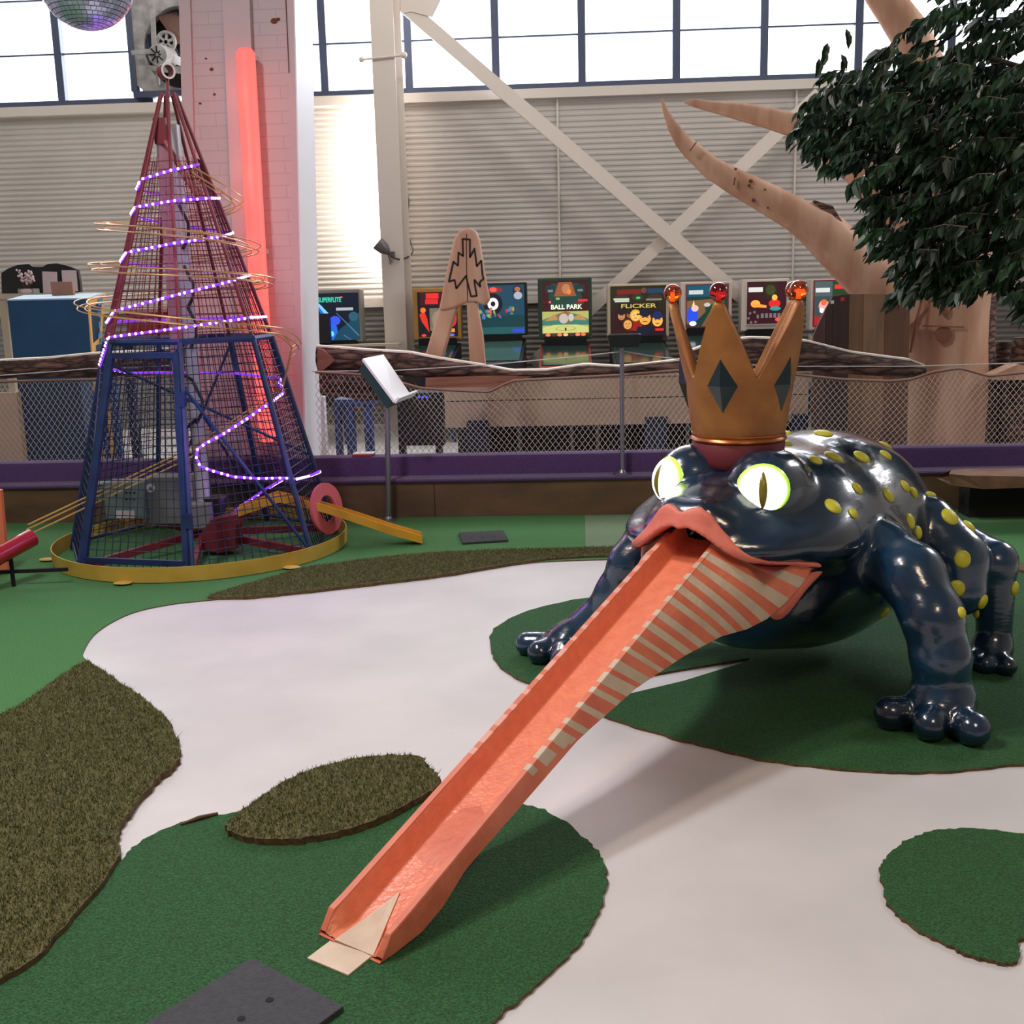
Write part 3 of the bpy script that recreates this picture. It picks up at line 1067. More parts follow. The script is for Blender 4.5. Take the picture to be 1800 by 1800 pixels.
for i in range(5):
    a = A0 + i * 2 * pi / 5
    d = Vector((cos(a), sin(a), 0))
    tn = Vector((-sin(a), cos(a), 0))
    base = Vector((CC.x, CC.y, 0))
    # diamond as a low pyramid
    w0 = 1.225
    def P_(dw, da):
        w = w0 + dw
        r = float(c_rad(w)) + .002
        aa = a + da / r
        return Vector((CC.x + r * cos(aa), CC.y + r * sin(aa), w))
    t_, b_, l_, r_ = P_(.095, 0), P_(-.095, 0), P_(0, -.056), P_(0, .056)
    cen = P_(0, 0) + d * .020
    mb = MB()
    ins = [q - d * .012 for q in (t_, l_, b_, r_)]
    mb.add([t_, l_, b_, r_, cen] + ins, [(0, 1, 4), (1, 2, 4), (2, 3, 4), (3, 0, 4), (1, 0, 5, 6), (2, 1, 6, 7), (3, 2, 7, 8), (0, 3, 8, 5)])
    mb.build('diamond', m_gem, crown)
    p = base + d * (float(c_rad(1.512)) - .017) + Vector((0, 0, 1.505))
    kind = {0: (m_ruby, m_rubl, 'dark red glass globe'), 3: (m_blue, m_blul, 'blue glass globe')}.get(i, (m_amber, m_ambl, 'amber glass globe'))
    g = MB().ball(p + Vector((0, 0, .045)), .033, 24, 16).build('globe', kind[0], crown, smooth=180)
    g['label'] = kind[2]
    MB().tube([p + Vector((0, 0, .0)), p + Vector((0, 0, .016))], .010, 10).build('globe_holder', m_gold2, g, smooth=40)
    f_ = MB().tube([p + Vector((0, 0, .016)), p + Vector((0, 0, .048))], [.007, .005], 8)
    f_.tube([p + tn * -.017 + Vector((0, 0, .044)), p + Vector((0, 0, .040)), p + tn * .017 + Vector((0, 0, .044))], .0035, 6)
    f_.build('filament', kind[1], g, smooth=60)

# ------------------------------------------------------------------ tongue ramp
m_tong = M('coral_ramp_paint', (220, 122, 90), 0.5, col2=(206, 106, 78), nscale=10, bump=.25, bscale=45)
m_tong_f = M('coral_ramp_floor', (236, 138, 102), 0.38, col2=(226, 126, 94), nscale=26, bump=.3, bscale=70)
m_str = M('cream_stripe', (204, 184, 158), 0.6, col2=(192, 170, 146), nscale=16, bump=.2, bscale=60)
ramp = thing('tongue_ramp', fw(-.9, 0, 0), 'long coral tongue shaped golf ramp with cream striped sides from the frog mouth', 'golf ramp', rotz=FA)


def rimw(u):
    return .018 + .394 * (-u) if u < -.16 else np.interp(u, [-.16, -.11, -.078], [.018 + .394 * .16, .064, .018])


def flw(u):
    return max(.013, rimw(u) - .066) if u < -.1 else max(.013, np.interp(u, [-.1, 0], [.013, .013]))


US = list(np.linspace(-.078, -.3, 9)) + list(np.linspace(-.3, -1.86, 40)[1:])
ch = MB()
P = []
for u in US:
    rw, fw_ = float(rimw(u)), float(flw(u))
    dip = rw - fw_
    P.append([fw(u, v, w) for v, w in ((-.087, rw), (-.080, rw - dip * .25), (-.073, rw - dip * .75), (-.066, fw_ + .004), (-.045, fw_ + .001), (0, fw_), (.045, fw_ + .001), (.066, fw_ + .004), (.073, rw - dip * .75), (.080, rw - dip * .25), (.087, rw))])
ch.grid(P, flip=True)
ch.build('chute', m_tong_f, ramp, smooth=50)
# rims and side panels, striped towards the mouth
Bc = [(-.070, .106, .012), (-.12, .106, .012), (-.22, .106, .02), (-.30, .106, .05), (-.39, .107, .112), (-.62, .111, .195), (-.89, .120, .300), (-1.17, .140, .372), (-1.42, .164, .408), (-1.62, .19, .425),
      (-1.76, .215, .418), (-1.84, .25, .440), (-1.90, .29, .49), (-1.955, .325, .55), (-1.99, .345, .60)]
Tc = [-.078, -.115, -.19, -.26, -.36, -.58, -.83, -1.07, -1.28, -1.44, -1.55, -1.62, -1.68, -1.73, -1.77]
sk = np.linspace(0, 1, len(Bc))
NS = 150
for s in (1, -1):
    sp, rm = MB(), MB()
    rows, rim_rows, per = [], [], []
    for i in range(NS + 1):
        t = i / NS
        bu, bv, bw = [float(np.interp(t, sk, [q[kk] for q in Bc])) for kk in range(3)]
        tu = float(np.interp(t, sk, Tc))
        tw = float(rimw(tu))
        row = []
        for j in range(9):
            x = j / 8
            p = np.array([tu + (bu - tu) * x, .108 + (bv - .108) * x, tw + (bw - tw) * x])
            wide = max(0, (tw - bw) - .08)
            p[1] += .05 * sin(pi * x) * min(1, wide * 5)
            p[0] += .03 * sin(pi * x) * min(1, wide * 5)
            row.append(fw(p[0], s * p[1], p[2]))
        rows.append(row)
        rim_rows.append([fw(tu, s * .108, tw), fw(tu, s * .106, tw + .004), fw(tu, s * .088, tw + .003), fw(tu, s * .086, tw - .004)])
        per.append(tu)
    sp.grid(rows, flip=(s < 0))
    # stripes: alternate by running length along the rim, fading out low down
    ln = 0.0
    lens = [0.0]
    for i in range(NS):
        b_ = (rows[i + 1][4] - rows[i][4]).length
        a_ = (rows[i + 1][0] - rows[i][0]).length
        ln += (a_ + b_) / 2
        lens.append(ln)
    for i in range(NS):
        stripe = int(lens[i] / .035) % 2 == 0 and per[i] < -.62
        for j in range(8):
            sp.m[i * 8 + j] = 1 if (stripe and not (per[i] > -.95 and j > 2 + 8 * (-.62 - per[i]) / .33)) else 0
    rm.grid(rim_rows, flip=(s < 0))
    for i in range(NS):
        stripe = int(lens[i] / .035) % 2 == 0 and per[i] < -.60
        for j in range(3):
            rm.m[i * 3 + j] = 1 if stripe else 0
    o = sp.build('side_panel', [m_tong, m_str], ramp, smooth=60)
    rm.build('rim', [m_tong, m_str if s > 0 else M('pale_pink_stripe', (226, 160, 142), .6)], ramp, smooth=60)
# underside
P = []
for t in np.linspace(0, 1, 40):
    bu, bv, bw = [float(np.interp(t * .72, sk, [q[kk] for q in Bc])) for kk in range(3)]
    P.append([fw(bu, v, bw) for v in (-bv, 0, bv)])
MB().grid(P).build('underside', m_tong, ramp, smooth=60)
# pale landing plate with a pointed tongue running up the chute
m_plate = M('pale_plywood', (216, 196, 172), 0.55, col2=(196, 174, 150), nscale=14, ramp=(.3, .8))
pp = [G(540, 1685, .012), G(612, 1715, .012), G(655, 1680, .013), G(580, 1655, .013)]
c0 = MB()
def ontop(x, y):
    p = G(x, y, .016); l_ = FMI @ p
    for _ in range(8):
        z = max(.016, float(flw(l_.x)) + .0035); p = G(x, y, z); l_ = FMI @ p
    return p
tp = [ontop(588, 1652), ontop(656, 1680), ontop(680, 1622), ontop(703, 1568), ontop(645, 1612)]
c0.slab([p - Vector((0, 0, .010)) for p in pp], (0, 0, .012))
c0.slab([p - Vector((0, 0, .004)) for p in tp], (0, 0, .005))
c0.build('landing_plate', m_plate, ramp)
# end cheeks closing the tip
# ------------------------------------------------------------------ red light tube on the pillar
m_red = M('red_tube_light', (255, 90, 84), 0.5, emit=1.0, ecol=(255, 108, 100))
a, b = A(431, 86, 8.02), A(470, 776, 8.02)
rt = thing('tube_light', b, 'tall glowing red tube light fixed to the painted pillar', 'tube light')
rt.location = (b.x, b.y, b.z); rt.matrix_basis = Matrix.Translation(b)
MB().tube([a, a + (b - a) * .01, b - (b - a) * .01, b], [.045, .066, .066, .05], 20).build('diffuser', m_red, rt, smooth=60)
for q in (.02, .5, .98):
    p = a + (b - a) * q
    MB().box(p + Vector((.02, .045, 0)), (.10, .05, .03)).build('bracket', m_pil, rt)
for q in (.1, .3, .5, .7, .9):
    p = a + (b - a) * q
    point('red_tube_glow', (p.x - .05, p.y - .16, p.z), 1.0, (1.0, .16, .13), .08)

# ------------------------------------------------------------------ wire cone with the spiral ball track
TC = Vector((-2.391, 6.87, 0))
m_cblue = M('blue_frame_paint', (22, 38, 76), 0.45, col2=(30, 52, 96), nscale=9)
m_cred = M('red_frame_paint', (124, 36, 44), 0.45, col2=(104, 30, 38), nscale=9)
m_wblue = M('dark_grid_wire', (30, 40, 66), 0.45, metal=.3)
m_wred = M('red_grid_wire', (112, 46, 54), 0.45, metal=.3)
m_yel = M('yellow_paint', (214, 160, 42), 0.5, col2=(196, 140, 36), nscale=5)
m_gwire = M('brass_wire', (204, 166, 96), 0.35, metal=.5)
m_pole = M('galvanised_pipe', (176, 174, 180), 0.4, metal=.3)
m_pink = M('pink_ring_paint', (206, 92, 100), 0.5)
cone = thing('wire_cone', (TC.x, TC.y, 0), 'tall wire cone with blue lower cage, red upper cage and spiral purple lights', 'ball tower')
NV = 7
VA = [rad(-76 + 360 / NV * i) for i in range(NV)]
ZB, ZM, ZT = .055, 1.345, 2.80


def cR(z):
    return .86 + (.525 - .86) * (z - ZB) / (ZM - ZB) if z < ZM else .525 + (.045 - .525) * (z - ZM) / (ZT - ZM)


def cP(a, z, r=None):
    r = cR(z) if r is None else r
    return Vector((TC.x + r * cos(a), TC.y + r * sin(a), z))


def cV(i, z):
    return cP(VA[i % NV], z)


def cpoly(a, z, off=0.0):     # point on the seven sided cage at an angle
    st_ = 2 * pi / NV
    k = ((a - VA[0]) / st_)
    i = math.floor(k)
    p, q = cV(i, z), cV(i + 1, z)
    t = k - i
    r = p.lerp(q, t)
    d = Vector((r.x - TC.x, r.y - TC.y, 0))
    return r + d.normalized() * off


for i in range(NV):
    MB().tube([cV(i, ZB - .04), cV(i, ZM)], .017, 8).build('post', m_cblue, cone, smooth=40)
    MB().tube([cV(i, ZM), cV(i, ZT)], .0115, 8).build('rib', m_cred, cone, smooth=40)
for z, r in ((ZB, .012), (ZM, .020)):
    mb = MB().tube([cV(i, z) for i in range(NV)], r, 6, closed=True)
    mb.build('hoop', m_cblue, cone, smooth=40)
# grid of each face
for lo_, hi_, nm, mt, nv_, step in ((ZB, ZM, 'blue', m_wblue, 14, .050), (ZM, 2.42, 'red', m_wred, 8, .050)):
    for i in range(NV):
        g = MB()
        z = lo_ + step
        while z < hi_ - .01:
            g.tube([cV(i, z), cV(i + 1, z)], .0031, 3, cap=False)
            z += step
        for j in range(1, nv_):
            t = j / nv_
            g.tube([cV(i, lo_).lerp(cV(i + 1, lo_), t), cV(i, hi_).lerp(cV(i + 1, hi_), t)], .0031, 3, cap=False)
        g.build('wire_grid', mt, cone)
# diagonal stays
mb = MB()
mb.tube([cV(0, ZM - .25), cV(1, ZB)], .011, 6).tube([cV(5, ZM - .1), cV(6, ZB + .5)], .009, 6)
mb.tube([cV(6, ZM - .1) * .98 + TC * .02, cV(2, ZB + .5)], .010, 6).tube([cV(3, ZM - .05), cV(4, ZB)], .009, 6).tube([cV(4, ZM - .05), cV(3, ZB)], .009, 6)
mb.build('stay', m_cblue, cone, smooth=40)
# door in the front face
dr = MB()
e0, e1 = cV(6, ZB), cV(0, ZB)
def dpt(t, z):
    p = cV(6, z).lerp(cV(0, z), t); d = Vector((p.x - TC.x, p.y - TC.y, 0)).normalized()
    return p + d * .018
for (t0, z0, t1, z1) in ((.06, .085, .07, 1.285), (.955, .085, .945, 1.285), (.06, .10, .955, .10), (.07, 1.27, .945, 1.27)):
    dr.bar(dpt(t0, z0), dpt(t1, z1), .034, .022, (0.3, 1, 0))
dd = dr.build('door', m_cblue, cone)
for z in (.34, 1.02):
    MB().box(dpt(.985, z), (.05, .04, .085)).build('hinge', m_cblue, dd)
# yellow skirt ring with feet
mb = MB()
mb.lathe((TC.x, TC.y, 0), [(.915, .012), (.918, .10), (.912, .10), (.909, .012)], 72, cap=False)
for a in (-100, -40, -160):
    q = cP(rad(a), .018, .945); mb.ball(q, (.055, .035, .010), 12, 6)
mb.build('skirt_ring', M('dull_yellow_paint', (200, 164, 70), .5, col2=(184, 146, 56), nscale=5), cone, smooth=50)
# tip ring
p = A(293, 126, TC.y)
R = Matrix.Rotation(rad(62), 3, 'Z') @ Matrix.Rotation(rad(90), 3, 'X')
mb = MB(); mb.lathe(p + Vector((-.006, 0, 0)), [(.044, -.032), (.044, .03), (.036, .03), (.036, -.032)], 24, axis=(.75, -.66, 0), cap=False)
mb.tube([Vector((TC.x, TC.y, ZT - .02)), p - Vector((0, 0, .042))], .010, 8)
mb.build('tip_ring', m_cred, cone, smooth=50)
MB().lathe(p + Vector((-.006, 0, 0)), [(.046, .030), (.046, .034), (.035, .034), (.035, .030)], 24, axis=(.75, -.66, 0), cap=False).build('ring_edge', m_steel_w, cone, smooth=50)
# central pipe and the lifter casing
MB().tube([(TC.x + .02, TC.y, .02), (TC.x + .01, TC.y, 2.62)], .044, 14).build('pipe', m_pole, cone, smooth=50)
mb = MB().bar((TC.x - .075, TC.y - .04, .35), (TC.x - .05, TC.y - .02, 2.62), .055, .06)
mb.build('lifter_casing', M('dusky_pink', (176, 126, 134), .5), cone)
MB().box((TC.x - .045, TC.y - .03, 2.58), (.075, .08, .15)).build('lifter_head', m_cred, cone)
mb = MB().tube([(TC.x - .02, TC.y - .06, 2.52), (TC.x + .10, TC.y - .09, 2.30), (TC.x + .17, TC.y - .08, 2.20)], [.016, .02, .03], 8)
mb.build('drop_chute', M('rusty_red', (150, 76, 66), .5), cone, smooth=50)
mb = MB()
for k, (z, s) in enumerate(((2.02, 1), (1.66, 1), (1.42, 1), (1.22, -1), (.95, 1), (.72, -1))):
    mb.tube([(TC.x + .03, TC.y - .05, z + .13), (TC.x + .085 * s, TC.y - .07, z + .02), (TC.x + .075 * s, TC.y - .06, z - .06), (TC.x + .03, TC.y - .05, z - .13)], .010, 6)
mb.build('cable', M('black_cable', (18, 18, 20), .6), cone, smooth=60)
# brass wire ball track spiralling outside the cage
TK = [(-40, 2.33, .17), (0, 2.17, .35), (90, 2.09, .41), (180, 2.03, .45), (270, 1.96, .45), (360, 1.88, .44), (450, 1.835, .48), (540, 1.79, .51), (630, 1.73, .50),
      (720, 1.675, .51), (810, 1.62, .56), (900, 1.575, .61), (990, 1.47, .60), (1060, 1.37, .67), (1090, 1.26, .66)]


def track(off, dz):
    pts = []
    for i in range(189):
        t = -40 + 1130 * i / 188
        z = float(np.interp(t, [q[0] for q in TK], [q[1] for q in TK])); r = float(np.interp(t, [q[0] for q in TK], [q[2] for q in TK]))
        pts.append(Vector((TC.x + (r + off) * cos(rad(t)), TC.y + (r + off) * sin(rad(t)), z + dz)))
    return pts
mb = MB()
for off, dz in ((-.022, 0), (.022, 0), (-.036, .035), (.036, .035)):
    pts = track(off, dz)
    mb.tube(pts, .0042, 4, cap=False)
# wire hoops that tie the strands
for i in range(5, 180, 12):
    q = [track(o, d)[i] for o, d in ((-.036, .035), (-.022, 0), (.022, 0), (.036, .035))] if i % 24 == 5 else None
    if q:
        mb.tube(q, .004, 4)
mb.build('spiral_track', m_gwire, cone, smooth=60)
mb = MB()
e1 = track(0, 0)[-1]
s0, s1 = A(500, 690, TC.y + .1), A(45, 935, TC.y - .75)
for dx in (-.025, .01, .035):
    o_ = Vector((0, dx, dx))
    mb.tube([e1 + o_, A(512, 620, TC.y - .1) + o_, A(495, 690, TC.y + .1) + o_, A(440, 728, TC.y) + o_, A(330, 800, TC.y - .1) + o_, s1 + o_], .0052, 5)
mb.build('return_track', m_gwire, cone, smooth=60)

# purple light strip, wound outside the cage
m_strip = M('violet_strip', (110, 40, 200), .4, emit=.8, ecol=(150, 62, 245))
m_led = M('violet_led', (200, 170, 255), .4, emit=5.0, ecol=(226, 170, 255))


def helix_pts():
    pts = []
    zs = [(60, 2.38), (-90, 2.255), (-300, 2.18), (-450, 2.11), (-660, 1.955), (-810, 1.83), (-1020, 1.70), (-1170, 1.46), (-1380, 1.47), (-1490, 1.375), (-1530, 1.19)]
    for (a0, z0), (a1, z1) in zip(zs[:-1], zs[1:]):
        n = max(2, int(abs(a1 - a0) / 6))
        for i in range(n):
            t = i / n
            pts.append((a0 + (a1 - a0) * t, z0 + (z1 - z0) * t))
    pts.append(zs[-1])
    return [cpoly(rad(-82 + a), z, .012) for a, z in pts]


hp = helix_pts()
low = [(-1530, 1.19), (-1560, 1.13), (-1620, 1.10), (-1690, 1.07), (-1712, 1.03)]
lp_ = []
for (a0, z0), (a1, z1) in zip(low[:-1], low[1:]):
    n = max(2, int(abs(a1 - a0) / 6))
    lp_ += [cpoly(rad(-82 + a0 + (a1 - a0) * i / n), z0 + (z1 - z0) * i / n, -.03) for i in range(n)]
lp_.append(cpoly(rad(-82 - 1712), 1.03, .012))
def face_pt(x, y, off=.012):      # pixel on the front of the cage, solved on the cage surface
    p = A(x, y, TC.y - .6)
    d = ray(x, y)
    t = 3.0
    while t < 12:
        q = CP + d * t
        r = Vector((q.x - TC.x, q.y - TC.y)); a = math.atan2(r.y, r.x)
        c_ = cpoly(a, min(max(q.z, .05), ZT), off)
        if r.length < math.hypot(c_.x - TC.x, c_.y - TC.y):
            return q
        t += .004
    return p
zig = [face_pt(*q) for q in [(498, 690), (468, 712), (430, 738), (390, 764), (360, 780), (347, 790), (345, 804), (352, 820), (375, 828), (410, 838), (450, 841), (497, 840), (520, 842), (545, 836), (561, 829)]]
inside = [face_pt(497, 842), Vector(A(470, 858, TC.y)), Vector(A(430, 885, TC.y)), Vector(A(405, 905, TC.y + .05))]


def dense(P, st_=.012):
    out = []
    for a, b in zip(P[:-1], P[1:]):
        n = max(1, int((b - a).length / st_))
        out += [a.lerp(b, i / n) for i in range(n)]
    return out + [P[-1]]


runs = [hp, lp_, zig, inside]
mb = MB()
for r in runs:
    mb.tube(r, .0085, 5, cap=True)
strip = mb.build('light_strip', m_strip, cone, smooth=60)
spots_ = []
for r in runs:
    acc = 0.0
    P = dense(r)
    for a, b in zip(P[:-1], P[1:]):
        acc += (b - a).length
        if acc >= .046:
            acc -= .046
            d = Vector((b.x - TC.x, b.y - TC.y, 0)).normalized()
            spots_.append(b + d * .008)
spots_.sort(key=lambda p: (p - CP).length)
led0 = None
for p in spots_[:100]:
    if led0 is None:
        led0 = MB().ball((0, 0, 0), .0085, 8, 6).build('led', m_led, None, smooth=180)
        o = led0
    else:
        o = led0.copy(); COL.objects.link(o)
    o.parent = strip
    o.location = p - TC
mb = MB()
for p in spots_[100:]:
    mb.ball(p, .0085, 6, 4)
tag(mb.build('led_dots', m_led, strip, smooth=180), None, None, kind='stuff')
for z, r in ((2.2, .35), (1.8, .45), (1.4, .62)):
    for a in (-150, -82, -10):
        q = cP(rad(a), z, r); point('violet_strip_glow', q, .7, (.5, .22, 1.0), .1)
point('violet_strip_glow', cP(rad(-70), .9, 1.0), 3.5, (.5, .22, 1.0), .12)
point('violet_strip_glow', cP(rad(-40), .7, .95), 2.5, (.5, .22, 1.0), .12)
point('violet_strip_glow', A(430, 880, TC.y), .7, (.45, .2, 1.0), .06)

# inner cross of red bars, trough, chute, ring, boxes: parts fixed in the cone
mb = MB()
for i in (0, 1, 2, 4, 6):
    q = cV(i, .06)
    mb.bar((TC.x, TC.y, .11), (q.x * .98 + TC.x * .02, q.y * .98 + TC.y * .02, .05), .03, .045)
mb.build('floor_brace', m_cred, cone)
mb = MB()
T = [A(372, 925, TC.y - .1), A(432, 905, TC.y - .12)]
q = [A(352, 960, TC.y - .25), A(412, 970, TC.y - .25), A(416, 940, TC.y - .15), A(358, 925, TC.y - .15), ]
mb.slab([A(352, 966, TC.y - .25), A(356, 932, TC.y - .25), A(372, 914, TC.y - .25), A(428, 902, TC.y - .25), A(430, 915, TC.y - .25), A(414, 925, TC.y - .25), A(414, 966, TC.y - .25), A(385, 972, TC.y - .25)], (0, .16, 0))
mb.build('red_trough', m_cred, cone)


def channel(pts, w, h, th=.012):
    mb = MB()
    pts = [Vector(p) for p in pts]
    P = []
    for i, p in enumerate(pts):
        t = (pts[min(i + 1, len(pts) - 1)] - pts[max(i - 1, 0)]).normalized()
        x = t.cross(Vector((0, 0, 1))).normalized()
        z = Vector((0, 0, 1))
        P.append([p + x * (w / 2) + z * h, p + x * (w / 2), p - x * (w / 2), p - x * (w / 2) + z * h, p - x * (w / 2 - th) + z * h, p - x * (w / 2 - th) + z * th,
                  p + x * (w / 2 - th) + z * th, p + x * (w / 2 - th) + z * h, p + x * (w / 2) + z * h])
    mb.grid(P)
    return mb


c0, c1, c2 = A(420, 905, TC.y - .2), A(490, 880, TC.y - .15), A(565, 897, TC.y - .05)
tip = G(742, 952, .014)
mid_ = c2.lerp(tip, .72) - Vector((0, 0, .006))
channel([c0, c1, c2, c2.lerp(tip, .35), mid_, tip], .135, .052).build('yellow_chute', m_yel, cone)
u_ = (tip - c2).normalized(); x_ = u_.cross(Vector((0, 0, 1))).normalized()
MB().slab([tip - x_ * .06, tip + x_ * .06, mid_ + x_ * .0 + Vector((0, 0, .016))], (0, 0, .006)).build('chute_tip', M('pale_yellow', (236, 206, 130), .55), cone)
rc = A(574, 894, TC.y - .02)
nrm = Vector((.86, -.35, .12)).normalized()
MB().lathe(rc, [(.085, -.010), (.165, -.010), (.165, .010), (.085, .010), (.085, -.010)], 40, axis=nrm, cap=False).build('pink_ring', m_pink, cone, smooth=40)
# electrical boxes inside
m_gbox = M('grey_green_box', (112, 130, 122), .5, col2=(102, 120, 112), nscale=8)
m_gbox2 = M('grey_box', (122, 124, 122), .55, col2=(108, 110, 108), nscale=8)


def pbox(x0, y0, x1, y1, yd, dep, mat, name, parent, bev=.006):
    a, b = A(x0, y1, yd), A(x1, y0, yd)
    mb = MB().box2((a.x, yd, a.z), (b.x, yd + dep, b.z))
    o = mb.build(name, mat, parent)
    if bev:
        bevel(o, bev)
    return o


bx = pbox(186, 847, 252, 913, 6.95, .16, m_gbox, 'control_box', cone)
MB().box2(A(205, 911, 6.94), A(236, 897, 6.944)).build('box_sticker', M('sticker', (206, 200, 196), .6), bx)
for (x, y) in ((222, 866), (229, 866), (236, 866), (222, 877), (229, 877), (236, 877), (204, 871)):
    MB().ball(A(x, y, 6.948), .007, 8, 6).build('box_button', m_dark, bx)
bx2 = pbox(258, 838, 330, 922, 7.0, .2, m_gbox2, 'motor_box', cone)
c_ = A(265, 858, 6.998)
MB().lathe(c_, [(.030, 0), (.030, -.006), (.001, -.007)], 14, axis=(0, 1, 0)).build('box_badge', M('badge_white', (216, 214, 210), .5), bx2)
MB().ball(c_ + Vector((0, -.006, 0)), (.010, .004, .010), 8, 6).build('badge_mark', M('badge_mark', (130, 84, 50), .5), bx2)
pbox(150, 850, 183, 885, 7.1, .12, m_gbox, 'junction_box', cone)
pbox(330, 886, 366, 930, 6.75, .12, m_gbox2, 'pipe_foot', cone)
MB().lathe(A(378, 905, 6.9), [(.065, 0), (.08, .11), (.086, .112), (.086, .12), (.07, .12)], 20).build('black_bucket', M('black_plastic', (24, 25, 28), .5), cone, smooth=40)

# red pipe that takes the return wires, left of the cone
rp = thing('red_pipe', G(20, 1000), 'shiny red pipe sloping to the floor left of the wire cone', 'pipe')
pa, pb = A(56, 945, TC.y - .8), A(-110, 1035, TC.y - 1.35)
m_rp = M('gloss_red_pipe', (160, 28, 44), .22, coat=.4)
mb = MB().tube([pa, pb], .052, 18, cap=False).tube([pa, pb], .046, 18, cap=False)
mb.build('tube', m_rp, rp, smooth=60)
q = pa.lerp(pb, .25)
mb = MB().tube([q + Vector((.0, 0, -.04)), Vector((q.x, q.y, .008))], .012, 8).bar(Vector((q.x - .12, q.y, .09)), Vector((q.x + .3, q.y + .05, .09)), .02, .02)
mb.build('stand', m_dark, rp)

# ------------------------------------------------------------------ lectern sign on a pole, and tray on a pole
m_chrome = M('steel_pole', (150, 148, 156), .3, metal=.8)
m_white = M('white_board', (244, 244, 246), .4, emit=0.0)
m_tealbox = M('dark_green_box', (24, 66, 62), .5)
b0 = G(683, 914, .006)
ls = thing('sign_stand', (b0.x, b0.y, .006), 'tilted white sign board on a thin steel pole left of centre', 'sign stand')
tp_ = A(681, 690, b0.y)
mb = MB().tube([Vector((b0.x, b0.y, .012)), Vector((tp_.x, b0.y, tp_.z + .05))], .0195, 14)
mb.lathe((b0.x, b0.y, .006), [(.062, 0), (.062, .007), (.03, .012), (.024, .03)], 20)
mb.build('pole', m_chrome, ls, smooth=50)
q = [A(638, 630, 7.72), A(674, 623, 7.98), A(722, 694, 7.80), A(694, 705, 7.52)]
nn = (q[1] - q[0]).cross(q[3] - q[0]).normalized()
nn = nn if nn.z > 0 else -nn
MB().slab(q, -nn * .018).build('board', m_white, ls)
MB().slab([q[0].lerp(q[2], .05) - nn * .02, q[1].lerp(q[3], .05) - nn * .02, q[2].lerp(q[0], .05) - nn * .02, q[3].lerp(q[1], .05) - nn * .02], -nn * .075).build('back_box', m_tealbox, ls)
e = [q[3], q[2], q[2] + (q[2] - q[3]) * .25, q[3] + (q[2] - q[3]) * .05]
lo_ = (q[3] - q[0]).normalized()
MB().slab([q[3] + nn * .04, q[2] + (q[2] - q[3]) * .18 + nn * .04, q[2] + (q[2] - q[3]) * .18 - nn * .01, q[3] - nn * .01], lo_ * .016).build('ledge', m_white, ls)

b1 = A(1094, 835, 7.86)
ts = thing('tray_stand', (b1.x, b1.y, .29), 'black plastic tray on a steel pole on the purple kerb', 'tray stand')
t1 = A(1093, 612, b1.y)
mb = MB().tube([Vector((b1.x, b1.y, .292)), Vector((t1.x, b1.y, t1.z))], .0165, 14)
mb.lathe((b1.x, b1.y, .288), [(.07, 0), (.07, .007), (.03, .011), (.022, .03)], 20)
mb.build('pole', m_chrome, ts, smooth=50)
c_ = Vector((A(1097, 600, b1.y).x, b1.y, A(1097, 609, b1.y).z))
mb = MB()
w0, w1, h0 = .10, .118, .085
o_ = [(-w0, -.085), (w0, -.085), (w0, .085), (-w0, .085)]
P = []
for (x, y, z) in ((-1, -1, 0),):
    pass
bot = [c_ + Vector((x, y, 0)) for x, y in o_]
top = [c_ + Vector((x * 1.18, y * 1.2, h0)) for x, y in o_]
ins = [c_ + Vector((x * 1.10, y * 1.12, h0)) for x, y in o_]
inb = [c_ + Vector((x * .93, y * .93, .01)) for x, y in o_]
mb.v = [tuple(p) for p in bot + top + ins + inb]
mb.f = [(3, 2, 1, 0), (12, 13, 14, 15)] + [(i, (i + 1) % 4, 4 + (i + 1) % 4, 4 + i) for i in range(4)] + [(4 + i, 4 + (i + 1) % 4, 8 + (i + 1) % 4, 8 + i) for i in range(4)] + [(8 + i, 8 + (i + 1) % 4, 12 + (i + 1) % 4, 12 + i) for i in range(4)]
mb.m = [0] * len(mb.f)
bevel(mb.build('tray', M('black_tray', (26, 27, 30), .5), ts), .006)
# score card on the kerb
p = A(638, 803, 8.0)
sc = thing('score_card', (p.x, p.y, .432), 'small red and white card lying on the purple kerb', 'card')
MB().box((p.x, p.y, .440), (.145, .10, .014)).build('red_card', M('card_red', (176, 40, 46), .6), sc)
MB().box((p.x + .01, p.y + .01, .451), (.15, .10, .006)).build('white_card', M('card_white', (226, 222, 220), .6), sc)
# ------------------------------------------------------------------ bark logs on the rail, net and cords
m_bark = bpy.data.materials.new('bark')
m_bark.use_nodes = True
N, L = m_bark.node_tree.nodes, m_bark.node_tree.links
b = N['Principled BSDF']; b.inputs['Roughness'].default_value = 0.9
tc = N.new('ShaderNodeTexCoord'); mp = N.new('ShaderNodeMapping'); mp.inputs['Scale'].default_value = (6, 12, 30)
vo = N.new('ShaderNodeTexVoronoi'); vo.feature = 'DISTANCE_TO_EDGE'; vo.inputs['Scale'].default_value = 1.3
no = N.new('ShaderNodeTexNoise'); no.inputs['Scale'].default_value = 2.5; no.inputs['Detail'].default_value = 6
mx = N.new('ShaderNodeMixRGB'); mx.inputs[0].default_value = .42
cr = N.new('ShaderNodeValToRGB'); cr.color_ramp.elements[0].position = .02; cr.color_ramp.elements[0].color = rgb(50, 34, 30)
cr.color_ramp.elements[1].position = .28; cr.color_ramp.elements[1].color = rgb(124, 92, 78)
L.new(tc.outputs['Object'], mp.inputs[0]); L.new(mp.outputs[0], no.inputs['Vector'])
L.new(mp.outputs[0], mx.inputs[1]); L.new(no.outputs['Color'], mx.inputs[2]); L.new(mx.outputs[0], vo.inputs['Vector'])
